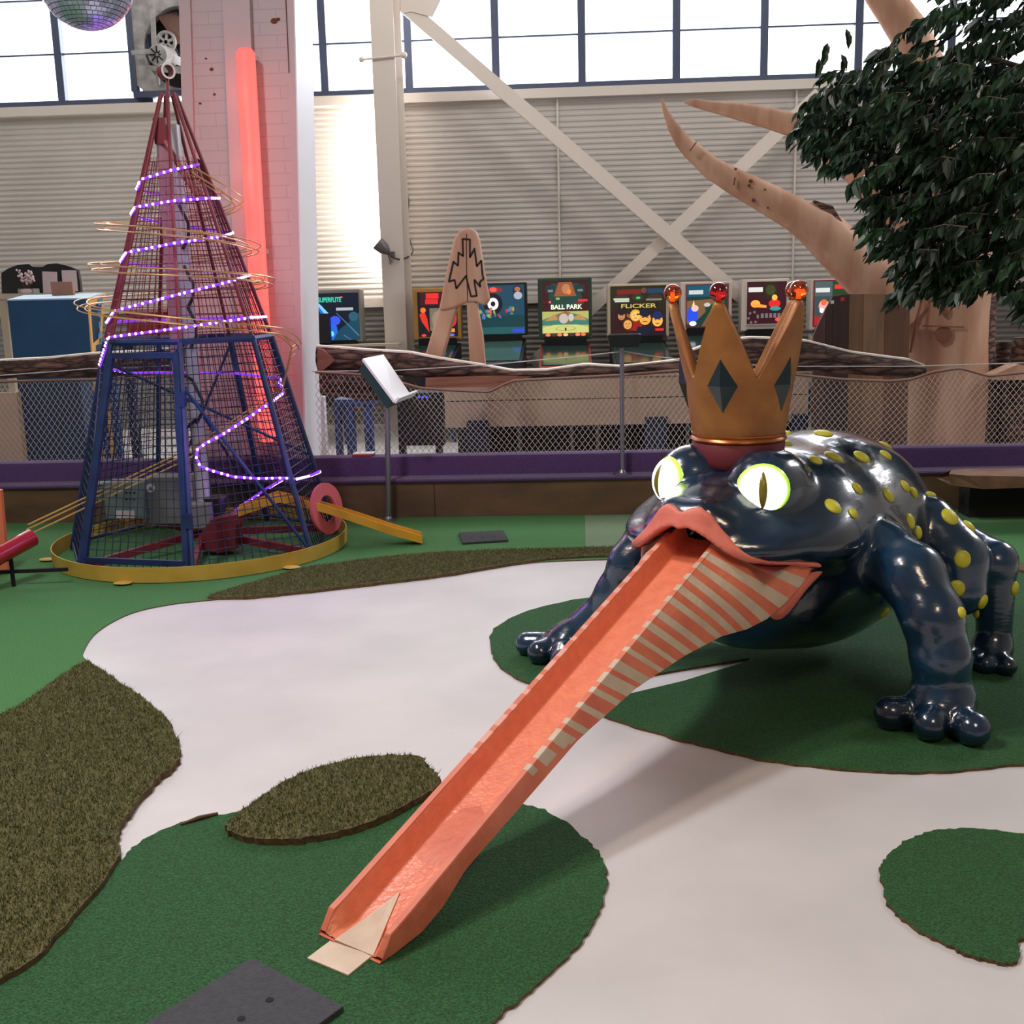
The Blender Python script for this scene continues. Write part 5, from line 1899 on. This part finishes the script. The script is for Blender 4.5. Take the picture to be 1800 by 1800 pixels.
art = [(rect(0, 0, 1, 1), (44, 38, 24), .8), (rect(.12, .07, .55, .17), (130, 36, 30), .8), (rect(.66, .06, .95, .16), (30, 70, 100), .8), (rect(.03, .06, .12, .18), (30, 50, 28), .8), (ell(.6, .1, .05, .06), (120, 80, 60), .7),
       (ell(.2, .25, .13, .08), (70, 54, 44), .7), (ell(.8, .25, .13, .08), (70, 54, 44), .7), (ell(.49, .24, .10, .07), (60, 60, 44), .7), (ell(.5, .25, .04, .025), (60, 220, 100), .9),
       (rect(.06, .25, .34, .29), (210, 226, 180), .9), (rect(.08, .295, .34, .33), (214, 224, 220), .9), (rect(.64, .27, .92, .31), (150, 146, 140), .7), (rect(.14, .36, .86, .48), (24, 22, 14), .8), (rect(.02, .5, .98, .97), (54, 22, 20), .8)]
art += face(.20, .62, .065, (206, 140, 92), hat=(40, 26, 40), body=(60, 20, 34)) + face(.34, .60, .05, (150, 96, 70), hat=(50, 30, 40), body=(44, 24, 40)) + face(.45, .62, .075, (255, 206, 110), hair=(255, 190, 60), body=(190, 40, 36))
art += face(.31, .80, .075, (240, 170, 90), hair=(90, 40, 20), body=(60, 30, 26)) + face(.62, .68, .105, (250, 178, 78), hat=(24, 34, 56), body=(22, 34, 60)) + face(.84, .73, .095, (255, 190, 84), hat=(30, 50, 110), body=(40, 26, 40))
art += [(rect(.8, .89, .95, .94), (235, 40, 40), 1.0)]
pinball((1068, 497, 1176, 594), (1073, 501, 1171, 588), f_cream, c_dk, 'cream framed pinball machine with lettered glass and faces in hats', art, words=[('FLiCKER', .5, .42, .12, (220, 196, 112), .9, 1.7)], side_mat=f_cream)
pinball((1197, 494, 1287, 580), (1207, 500, 1279, 574), f_white, f_white, 'white and red pinball machine with blue figure, behind the left of the crown', [
    (rect(0, 0, 1, 1), (22, 66, 60), .8), (rect(0, 0, 1, .28), (30, 92, 116), .8), ([(0, .38), (.6, .34), (1, .44), (1, .6), (.5, .62), (.2, .9), (0, .94)], (146, 106, 72), .75), ([(.45, .5), (1, .42), (1, 1), (.5, 1)], (24, 70, 44), .8),
    ([(.36, 1), (.66, .5), (.8, .52), (.6, 1)], (140, 100, 68), .7), (rect(.05, .12, .4, .22), (220, 226, 226), .9), (ell(.14, .72, .14, .2), (40, 80, 235), 1.0), (ell(.2, .56, .09, .08), (240, 200, 190), 1.0), (ell(.15, .93, .09, .06), (240, 240, 255), 1.1), ([(.13, .5), (.17, .36), (.2, .5)], (255, 214, 140), 1.1), (ell(.5, .48, .08, .05), (220, 220, 214), .8)], side_mat=c_red)
art = [(rect(0, 0, 1, 1), (64, 22, 34), .75), (rect(.45, .0, .75, .4), (54, 44, 30), .7), (ell(.6, .2, .12, .12), (70, 84, 44), .7), (rect(.04, .13, .4, .24), (230, 230, 226), 1.0), (ell(.22, .52, .12, .09), (255, 176, 70), 1.1), ([(.12, .5), (.5, .56), (.5, .62), (.2, .6)], (250, 160, 60), 1.1),
       (ell(.7, .52, .15, .1), (235, 40, 44), 1.0), (ell(.7, .38, .07, .07), (255, 190, 80), 1.1), (ell(.72, .64, .14, .05), (50, 170, 160), .9), (ell(.8, .9, .08, .05), (250, 90, 60), 1.0)]
art += [(rect(.36 + .105 * i, .75, .43 + .105 * i, .86), (140, 128, 130), .7) for i in range(6)] + [(ell(.16 + .12 * cos(k), .84 + .13 * sin(k), .035, .035, 8), (130, 120, 122), .7) for k in range(7)]
pinball((1303, 489, 1388, 582), (1312, 494, 1383, 570), f_white, f_white, 'white pinball machine with maroon glass and card pictures, seen through the crown', art, side_mat=f_white)
pinball((1424, 489, 1506, 580), (1430, 493, 1500, 572), f_white, f_white, 'white pinball machine with grey and green glass, right of the crown', [
    (rect(0, 0, 1, 1), (70, 84, 88), .8), (rect(.48, 0, 1, .36), (44, 74, 40), .8), (rect(.0, 0, .46, .34), (88, 108, 112), .8), (rect(.03, .15, .4, .25), (226, 228, 226), 1.0), (rect(.52, .08, .82, .18), (232, 60, 50), 1.0), (ell(.25, .56, .13, .14), (255, 170, 170), 1.1), (ell(.25, .48, .08, .07), (240, 110, 60), 1.0), (ell(.2, .66, .06, .06), (255, 240, 236), 1.1),
    ([(.33, .48), (.42, .46), (.36, .54)], (255, 200, 90), 1.0), (rect(0, .8, .2, 1), (190, 34, 44), .9), (rect(.4, .4, 1, 1), (60, 56, 60), .7)], side_mat=c_red)
for k in range(2):
    pass
sp = bevel(MB().box2(A(557, 604, 12.95), A(577, 551, 12.95) + Vector((0, .12, 0))).build('speaker', f_black, None), .006)
sp.location = (0, 0, 0)
tag(sp, 'small black speaker box beside the white pillar edge, before the teal lettered machine', 'speaker')
sh = MB().box2(A(556, 611, 12.9), A(700, 604, 12.9) + Vector((0, .3, 0))).build('wall_shelf', f_cream, None)
tag(sh, 'pale shelf edge just above the bark log beside the pillar', 'shelf')

# ------------------------------------------------------------------ things standing behind the net
yt = 9.25
m_beige = M('beige_panel', (186, 160, 136), .6, col2=(176, 150, 128), nscale=1.6)
m_navy = M('navy_leg', (24, 38, 66), .6)
ct = thing('long_counter', (A(1000, 760, yt).x, yt, 0), 'long beige panel counter on navy legs seen through the net', 'counter')
a, b_ = A(783, 750, yt), A(1420, 738, yt)
zt_ = A(1000, 664, yt).z
z0_ = A(1000, 748, yt).z
MB().box2((a.x, yt, z0_), (b_.x, yt + .04, zt_)).build('front_panel', m_beige, ct)
MB().box2((a.x - .02, yt - .02, zt_), (b_.x, yt + .55, zt_ + .03)).build('top', m_beige, ct)
MB().box2((a.x + .02, yt - .003, (z0_ + zt_) / 2 + .02), (b_.x - .02, yt, (z0_ + zt_) / 2 + .026)).build('seam', m_dark, ct)
MB().box2((a.x + .05, yt + .5, 0), (b_.x, yt + .54, zt_)).build('shade_panel', f_black, ct)  # black sheet added to make the space under the counter dark
for x in (905, 1002, 1050, 1215, 1300):
    p = A(x, 760, yt)
    MB().box2((p.x, yt + .44, 0), (p.x + .03, yt + .5, zt_ - .01)).build('divider', f_steel, ct)
for x0, x1 in ((822, 860), (1134, 1172), (1390, 1418)):
    p, q = A(x0, 760, yt), A(x1, 760, yt)
    MB().box2((p.x, yt - .06, 0), (q.x, yt + .30, z0_ + .06)).build('leg', m_navy, ct)
bt_ = thing('blue_table', (A(620, 760, 9.0).x, 9.0, 0), 'blue table with plank legs behind the net beside the pillar', 'table')
m_bl = M('blue_paint', (38, 68, 120), .55)
zt2 = A(620, 702, 9.0).z
p, q = A(586, 702, 9.0), A(655, 702, 9.0)
MB().box2((p.x, 9.0, zt2 - .05), (q.x, 9.5, zt2)).build('top', m_bl, bt_)
for x0, x1 in ((588, 598), (608, 622), (640, 654)):
    p, q = A(x0, 760, 9.0), A(x1, 760, 9.0)
    MB().box2((p.x, 9.02, 0), (q.x, 9.1, zt2 - .05)).build('leg', m_bl, bt_)
wp = A(568, 760, 8.75)
o = bevel(MB().box2((wp.x - .03, 8.75, 0), (wp.x + .02, 8.83, A(568, 697, 8.75).z)).build('white_post', m_pilw, None, origin=(wp.x, 8.79, 0)), .004)
tag(o, 'short white post behind the net right beside the pillar', 'post')
dc = thing('dark_cabinet', (A(740, 760, 9.9).x, 9.9, 0), 'black cabinet with small blue lights behind the net near the carving', 'cabinet')
p, q = A(700, 760, 9.9), A(778, 690, 9.9)
MB().box2((p.x, 9.9, .25), (q.x, 10.5, q.z)).build('body', f_black, dc)
for x in (705, 770):
    w_ = A(x, 760, 9.9)
    MB().box2((w_.x - .03, 9.92, 0), (w_.x + .03, 10.0, .25)).build('leg', f_black, dc)
for x in (736, 743, 750):
    MB().ball(A(x, 698, 9.9), .012, 8, 6).build('blue_light', em((70, 70, 255), 1.6), dc)

# blue cabinet with yellow side, and what stands round it on the left
m_cabb = M('blue_cabinet_paint', (22, 78, 118), .6, col2=(20, 70, 108), nscale=4)
bc = thing('blue_cabinet', (A(85, 760, 9.7).x, 9.9, 0), 'big blue cabinet with yellow side at the far left behind the log', 'cabinet')
F = [A(13, 529, 9.55), A(153, 526, 9.55), A(160, 622, 9.45), A(24, 634, 9.45)]
B_ = [A(42, 521, 10.6), A(182, 517, 10.6), A(176, 606, 10.6), A(52, 620, 10.6)]
MB().hexa([F[3], F[2], B_[2], B_[3], F[0], F[1], B_[1], B_[0]]).build('upper_box', m_cabb, bc)
n_ = (B_[1] - F[1]).cross(F[2] - F[1]).normalized()
n_ = n_ if n_.x > 0 else -n_
MB().slab([F[1], B_[1], B_[2], F[2]], n_ * .012).build('yellow_side', M('yellow_side', (226, 172, 84), .6), bc)
def lerp4(u, v):
    return F[1].lerp(B_[1], u).lerp(F[2].lerp(B_[2], u), v) + n_ * .013
mb = MB()
for (u0, v0, u1, v1) in ((.55, .05, .85, .18), (.5, .3, .72, .42), (.6, .5, .8, .62), (.55, .72, .9, .8), (.8, .85, 1, .95)):
    mb.slab([lerp4(u0, v0), lerp4(u1, v0), lerp4(u1, v1), lerp4(u0, v1)], n_ * .003)
mb.build('blue_decoration', M('sky_blue_paint', (64, 136, 180), .6), bc)
MB().slab([F[0], F[1], B_[1], B_[0]], (0, 0, .012)).build('pale_top', M('pale_blue_top', (170, 196, 214), .6), bc)
lo = [A(40, 760, 9.5).x, A(150, 760, 9.5).x]
MB().box2((lo[0], 9.5, 0), (lo[1], 10.3, F[3].z + .1)).build('lower_box', M('deep_blue', (28, 54, 86), .6), bc)
gp = thing('striped_panel', (A(190, 760, 9.2).x, 9.2, 0), 'yellow and blue striped panel behind the net left of the wire cone door', 'panel')
for k_, (x0, x1) in enumerate(((166, 172), (174, 183), (184, 190), (192, 203))):
    p, q = A(x0, 700, 9.2), A(x1, 672, 9.2)
    MB().box2((p.x, 9.2, 0), (q.x, 9.25, q.z)).build('slat', M('stripe_yellow', (206, 156, 84), .6) if k_ % 2 == 0 else m_bl, gp)
bw = thing('beige_box', (A(10, 760, 9.4).x, 9.4, 0), 'beige box behind the net at the far left edge', 'box')
MB().box2((A(-60, 760, 9.4).x, 9.4, 0), (A(36, 760, 9.4).x, 9.48, A(20, 690, 9.4).z)).build('body', m_beige, bw)

tb = thing('side_table', (A(60, 600, 11).x, 11.1, 0), 'pale table carrying the black arched board, behind the blue cabinet', 'table')
zt3 = A(60, 516, 11).z
x0_, x1_ = A(-80, 516, 11).x, A(150, 516, 11).x
MB().box2((x0_, 10.85, zt3 - .05), (x1_, 11.5, zt3)).build('top', f_cream, tb)
for x in (9, 140):
    w_ = A(x, 560, 10.9)
    MB().box2((w_.x - .035, 10.88, 0), (w_.x + .035, 10.95, zt3 - .05)).build('leg', f_cream, tb)
hb_ = [(3, 516), (2, 480), (14, 472), (30, 466), (50, 464), (58, 469), (75, 469), (84, 464), (100, 463), (118, 467), (136, 474), (140, 495), (142, 516)]
hb = thing('arched_board', A(72, 516, 11.2), 'black double arched display board with two pinned sheets, upper left', 'display board')
MB().slab([A(x, y, 11.2) for x, y in hb_], (0, .05, 0)).build('board', f_black, hb)
m_paper = M('paper_sheet', (206, 190, 194), .7)
MB().slab([A(74, 477, 11.19), A(100, 478, 11.19), A(102, 514, 11.19), A(76, 515, 11.19)], (0, .004, 0)).build('paper_sheet', m_paper, hb)
MB().slab([A(108, 475, 11.19), A(134, 475, 11.19), A(137, 512, 11.19), A(111, 513, 11.19)], (0, .004, 0)).build('paper_sheet', m_paper, hb)
cbx = bevel(MB().slab([A(88, 495, 10.2), A(126, 495, 10.2), A(130, 521, 10.2), A(92, 523, 10.2)], (0, .04, 0)).build('cardboard_sheet', M('cardboard', (164, 118, 100), .8), None), .003)
tag(cbx, 'brown cardboard piece standing on top of the blue cabinet', 'cardboard')
vp = thing('flower_planter', A(46, 516, 11.0), 'small grey planter with pale blossom before the black arched board', 'planter')
p = A(46, 516, 11.0)
MB().box2(A(32, 517, 10.98), A(59, 507, 10.98) + Vector((0, .12, 0))).build('pot', M('grey_pot', (150, 146, 150), .6), vp)
MB().ball(A(46, 512, 10.975), (.06, .008, .025), 12, 6).build('badge', m_paper, vp)
r_ = random.Random(11)
st_, bl = MB(), MB()
for k_ in range(9):
    e_ = A(30 + r_.random() * 36, 474 + r_.random() * 24, 11.0 + r_.uniform(-.05, .05))
    b_ = A(46 + r_.uniform(-5, 5), 507, 11.0)
    m_ = b_.lerp(e_, .5) + Vector((r_.uniform(-.03, .03), 0, .02))
    st_.tube([b_, m_, e_], .004, 4)
    for j in range(7):
        q = m_.lerp(e_, j / 6) + Vector((r_.uniform(-.02, .02), r_.uniform(-.02, .02), r_.uniform(-.02, .02)))
        bl.ball(q, .010 + .006 * r_.random(), 6, 4)
st_.build('twigs', M('twig_brown', (86, 58, 50), .8), vp)
bl.build('blossom', M('blossom', (214, 190, 196), .8), vp)
rb = thing('red_game_box', (A(272, 700, 9.0).x, 9.0, 0), 'red game box behind the wire cone, seen through the red grid', 'game')
p, q = A(226, 602, 9.0), A(318, 548, 9.0)
MB().box2((p.x, 9.0, p.z), (q.x, 9.4, q.z)).build('cabinet', M('box_red', (150, 40, 50), .55), rb)
MB().box2((p.x - .01, 8.98, q.z), (q.x + .01, 9.42, q.z + .03)).build('lid', M('lid_pink', (190, 120, 124), .6), rb)
mb = MB()
for k_ in range(5):
    x = p.x + .1 + .05 * k_
    mb.bar((x, 8.995, q.z - .05), (x + .03, 8.995, q.z - .08), .006, .004, (0, 1, 0)).bar((x + .03, 8.995, q.z - .05), (x, 8.995, q.z - .08), .006, .004, (0, 1, 0))
mb.build('cross_mark', M('mark_pale', (226, 180, 176), .6), rb)
for x in (232, 312):
    w_ = A(x, 700, 9.05)
    MB().box2((w_.x - .03, 9.02, 0), (w_.x + .03, 9.1, p.z)).build('leg', m_navy, rb)
og = MB().slab([A(-70, 846, 6.25), A(1, 862, 6.25), A(13, 1006, 6.2), A(-70, 1020, 6.2)], (0, .03, 0)).build('orange_panel', M('orange_panel', (212, 112, 74), .6), None)
tag(og, 'orange painted panel edge at the far left of the picture', 'panel')

# ------------------------------------------------------------------ extractor fan in the window band
yf = 13.9
fan = thing('extractor_fan', A(276, 165, yf), 'big industrial extractor fan with motor set in the window band', 'fan')
fx0, fx1, fz0, fz1 = A(236, 90, yf).x, A(236, 90, yf).x + 1.10, A(270, 160, yf).z, A(270, -8, yf).z
fcx, fcz, fr_ = fx0 + .58, A(290, 84, yf).z, .47
m_fw = M('dirty_white_metal', (172, 170, 168), .6, col2=(132, 130, 128), nscale=7)
mb = MB()
n_ = 40
inner = [(fcx + fr_ * cos(2 * pi * i / n_), fcz + fr_ * sin(2 * pi * i / n_)) for i in range(n_)]
def sq(i):
    a = 2 * pi * i / n_; c, s_ = cos(a), sin(a)
    kx = min(((fx1 - fcx) if c > 0 else (fcx - fx0)) / max(abs(c), 1e-6), ((fz1 - fcz) if s_ > 0 else (fcz - fz0)) / max(abs(s_), 1e-6))
    return (fcx + c * kx, fcz + s_ * kx)
P = []
for i in range(n_ + 1):
    a, b_ = inner[i % n_], sq(i % n_)
    P.append([(b_[0], yf + .03, b_[1]), (b_[0], yf, b_[1]), (a[0], yf, a[1]), (a[0], yf + .16, a[1])])
mb.grid(P, flip=True)
mb.build('housing', m_fw, fan, smooth=30)
MB().box2((fx0, yf + .17, fz0), (fx1, yf + .19, fz1)).build('back_plate', m_dark, fan)
fm = MB()
fm.box2((fx0 - .05, yf - .02, fz0 - .07), (fx1, yf + .08, fz0)).box2((fx0 - .07, yf - .02, fz0), (fx0, yf + .08, fz1)).box2((fx0 - .07, yf - .02, fz1), (fx1, yf + .08, fz1 + .2))
fm.build('frame', m_frame, fan)
for k_ in range(4):
    a = rad(115 + 90 * k_)
    d, n = Vector((cos(a), 0, sin(a))), Vector((-sin(a), 0, cos(a)))
    c_ = Vector((fcx, yf + .1, fcz))
    q = [c_ + d * .08 - n * .05, c_ + d * .43 - n * .13 + Vector((0, .04, 0)), c_ + d * .45 + n * .10 - Vector((0, .04, 0)), c_ + d * .08 + n * .05]
    MB().slab(q, (0, .008, 0)).build('blade', M('blade_brown', (116, 82, 72), .6) if k_ == 0 else M('blade_grey', (70, 74, 80), .6), fan)
MB().bar(A(268, 8, yf - .1), A(271, 84, yf - .14), .05, .04, (0, 1, 0)).build('upright', m_fw, fan)
MB().bar(A(232, 93, yf - .12), A(266, 90, yf - .14), .05, .04, (0, 1, 0)).build('arm', m_fw, fan)
c_ = A(276, 96, yf - .45)
mo = MB().lathe(c_, [(.085, 0), (.118, .01), (.122, .04), (.122, .26), (.10, .30)], 24, axis=(.18, 1, .05)).build('motor', m_fw, fan, smooth=40)
mb = MB()
for j in range(8):
    a = 2 * pi * j / 8
    mb.bar(c_ + Vector((.02 * cos(a), -.004, .02 * sin(a))), c_ + Vector((.095 * cos(a), -.004, .095 * sin(a))), .016, .01, (0, 1, 0))
mb.build('motor_grille', m_dark, mo)
c_ = A(292, 74, yf - .2)
mb = MB().lathe(c_, [(.10, -.02), (.128, -.02), (.128, .02), (.10, .02), (.10, -.02)], 28, axis=(.15, 1, 0), cap=False)
for j in range(3):
    a = rad(20 + 60 * j); v_ = Vector((cos(a), 0, sin(a)))
    mb.bar(c_ - v_ * .11, c_ + v_ * .11, .03, .02, (0, 1, 0))
mb.build('pulley', m_fw, fan, smooth=40)
MB().slab([A(258, 115, yf - .3), A(318, 116, yf - .3), A(322, 128, yf - .12), A(270, 124, yf - .12)], (0, 0, -.012)).build('platform', m_fw, fan)
MB().bar(A(276, 125, yf - .15), A(279, 148, yf - .02), .03, .03, (0, 1, 0)).build('strut', m_fw, fan)
mb = MB().slab([A(300, 110, yf - .32), A(318, 116, yf - .32), A(316, 100, yf - .3), A(305, 94, yf - .3)], (0, .04, 0))
mb.build('belt_guard', m_pilw, fan)

# ------------------------------------------------------------------ mirror ball
yd_ = 5.2
c_ = A(150, -34, yd_)
db = thing('mirror_ball', c_, 'mirror tiled disco ball hanging at the top left edge', 'mirror ball')
m_mir = M('mirror_tile', (216, 220, 255), .25, metal=.75)
m_gap = M('mirror_gap', (120, 116, 150), .5)
RB = .205
tl = MB()
nb = 30
for i in range(nb):
    th0, th1 = pi * i / nb, pi * (i + 1) / nb
    n_ = max(4, int(2 * pi * sin((th0 + th1) / 2) * RB / .0225))
    for j in range(n_):
        jit = rng.uniform(-.03, .03), rng.uniform(-.03, .03)
        q = []
        for th, ph in ((th0 + .008, j + .04), (th1 - .008, j + .04), (th1 - .008, j + .96), (th0 + .008, j + .96)):
            a = 2 * pi * ph / n_
            q.append(c_ + Vector((sin(th) * cos(a), sin(th) * sin(a), cos(th))) * (RB + .003))
        m_ = sum(q, Vector()) / 4
        nrm = (m_ - c_).normalized(); t1 = nrm.orthogonal().normalized(); t2 = nrm.cross(t1)
        q = [p + nrm * ((p - m_).dot(t1) * jit[0] + (p - m_).dot(t2) * jit[1]) for p in q]
        tl.add(q, [(0, 1, 2, 3)])
core = MB().ball(c_, RB - .001, 40, 24).build('core', m_gap, db, smooth=180)
tl.build('mirror_tiles', m_mir, db)
MB().tube([c_ + Vector((0, 0, RB - .01)), c_ + Vector((0, 0, 2.6))], .004, 6).build('hanging_wire', m_black, db)

# ------------------------------------------------------------------ clamp spotlight and cable on the column
sl = thing('clamp_spotlight', A(690, 445, 13.22), 'small grey clamp spotlight with a looping cable on the white steel column', 'spotlight')
m_sg = M('spot_grey', (112, 104, 104), .4, metal=.4)
a, b_ = A(663, 427, 13.1), A(677, 439, 13.12)
mb = MB().lathe(a, [(.075, 0), (.078, .02), (.07, .10), (.045, .15), (.03, .17)], 18, axis=(b_ - a).normalized())
mb.build('lamp_head', m_sg, sl, smooth=40)
mb = MB().tube([b_, A(684, 446, 13.2), A(690, 450, 13.26)], .014, 8).box(A(688, 447, 13.24), (.08, .05, .06)).tube([A(684, 446, 13.18), A(687, 465, 13.18)], .012, 6).tube([A(680, 444, 13.18), A(690, 462, 13.2)], .007, 6)
mb.build('clamp', m_sg, sl)
pts = [A(677, 440, 13.15), A(690, 452, 13.2), A(705, 456, 13.3), A(718, 451, 13.5), A(725, 442, 13.7), A(722, 428, 13.9), A(714, 400, 13.93), A(716, 375, 13.93), A(718, 355, 13.93), A(713, 330, 13.93), A(710, 300, 13.93), A(709, 262, 13.93), A(706, 200, 13.93), A(708, 150, 13.88)]
MB().tube(smoothpoly(pts, 5, closed=False), .011, 6).build('cable', M('grey_cable', (62, 58, 56), .6), sl, smooth=60)

# ------------------------------------------------------------------ weeping fig tree, upper right
m_leaf = M('dark_leaf', (12, 28, 16), .45, col2=(34, 66, 34), nscale=3.5)
m_twig = M('grey_bark_twig', (96, 84, 72), .8)
TX, TY = 3.75, 5.6
tr = thing('fig_tree', (TX, TY, 0), 'leafy dark green weeping fig tree reaching in from the right', 'tree')
poly = [(1440, 132), (1500, 118), (1545, 76), (1585, 72), (1600, 36), (1640, 4), (1660, -60), (1900, -60), (1900, 640), (1800, 560), (1748, 500), (1700, 512), (1665, 530), (1640, 508), (1590, 520), (1562, 540), (1566, 492),
        (1536, 456), (1500, 418), (1518, 370), (1496, 330), (1462, 330), (1446, 306), (1408, 262), (1392, 232), (1406, 192)]


def inside(x, y):
    c = False
    for i in range(len(poly)):
        (x0, y0), (x1, y1) = poly[i], poly[i - 1]
        if (y0 > y) != (y1 > y) and x < (x1 - x0) * (y - y0) / (y1 - y0) + x0:
            c = not c
    return c


r_ = random.Random(23)
lf, tw = MB(), MB()
count = 0


def leaf_at(p, d, side, L_):
    d = d.normalized()
    s_ = d.cross(side).normalized()
    n = s_.cross(d)
    w = L_ * r_.uniform(.19, .25)
    f = n * w * .35
    cv = -n * L_ * .06
    q = [p, p + d * L_ * .3 + s_ * w * .85 + f, p + d * L_ * .3, p + d * L_ * .3 - s_ * w * .85 + f, p + d * L_ * .62 + s_ * w * .8 + f + cv, p + d * L_ * .62 + cv, p + d * L_ * .62 - s_ * w * .8 + f + cv, p + d * L_ + cv * 2.4]
    lf.add(q, [(0, 2, 1), (0, 3, 2), (1, 2, 5, 4), (2, 3, 6, 5), (4, 5, 7), (5, 6, 7)])


tries = 0
while count < 800 and tries < 20000:
    tries += 1
    x, y = r_.uniform(1385, 1900), r_.uniform(-60, 640)
    if not inside(x, y):
        continue
    if y < 130 and x < 1800 and r_.random() < .50:
        continue
    count += 1
    yd = r_.uniform(5.0, 6.5)
    tip = A(x, y, yd)
    # every spray grows outward and hangs at its end
    dr_ = Vector((-1, r_.uniform(-.7, .5), r_.uniform(-.55, .25))).normalized()
    root = tip - dr_ * r_.uniform(.10, .2) + Vector((0, 0, .03))
    mid2 = root.lerp(tip, .5) + Vector((0, 0, .02))
    tw.tube([root, mid2, tip], [.003, .0022, .0012], 3, cap=False)
    for j in range(12):
        q = root.lerp(tip, (j + .5) / 12) + Vector((0, 0, .02 * sin(pi * (j + .5) / 12)))
        sd = 1 if j % 2 else -1
        d = Vector((dr_.x * .5 + r_.uniform(-.5, .5), dr_.y * .4 + sd * r_.uniform(.1, .8), -r_.uniform(.35, 1.2)))
        leaf_at(q, d, Vector((r_.uniform(-1, 1), r_.uniform(-1, 1), r_.uniform(.2, 1))), r_.uniform(.07, .105))
for (x, y, dx, dy) in ((1455, 75, -8, 12), (1452, 88, -6, 10), (1487, 50, 5, 8), (1440, 102, -3, 14), (1478, 95, 4, -6)):
    for k_ in range(2):
        p = A(x + k_ * 4, y + k_ * 6, 5.4); q = A(x + dx, y + dy + 14, 5.4)
        leaf_at(p, q - p, Vector((.2, -1, .3)), .075)
lf.build('foliage', m_leaf, tr)
tag(tw.build('twigs', m_twig, tr), None, None, kind='stuff')
trunk = [Vector((TX, TY, 0)), Vector((TX - .03, TY, .7)), Vector((TX + .04, TY + .05, 1.5)), Vector((TX, TY, 2.3)), Vector((TX - .1, TY, 3.2))]
MB().tube(trunk, [.10, .085, .075, .06, .04], 12).build('trunk', m_twig, tr, smooth=60)
for pts, r0 in (([Vector((TX, TY, 2.2)), A(1830, 270, 5.7), A(1770, 258, 5.6), A(1706, 252, 5.4), A(1686, 262, 5.35), A(1660, 300, 5.3), A(1632, 325, 5.3)], .018), ([Vector((TX, TY, 2.6)), A(1800, 120, 5.9), A(1700, 90, 5.8), A(1600, 120, 5.7)], .016),
                ([Vector((TX, TY, 1.9)), A(1850, 400, 6), A(1700, 420, 6), A(1600, 440, 6)], .014), ([Vector((TX, TY, 2.4)), A(1750, 200, 6.2), A(1600, 190, 6.0), A(1480, 200, 5.8)], .014)):
    MB().tube(pts, [r0 * (1 - .11 * i) for i in range(len(pts))], 7).build('branch', m_twig, tr, smooth=60)
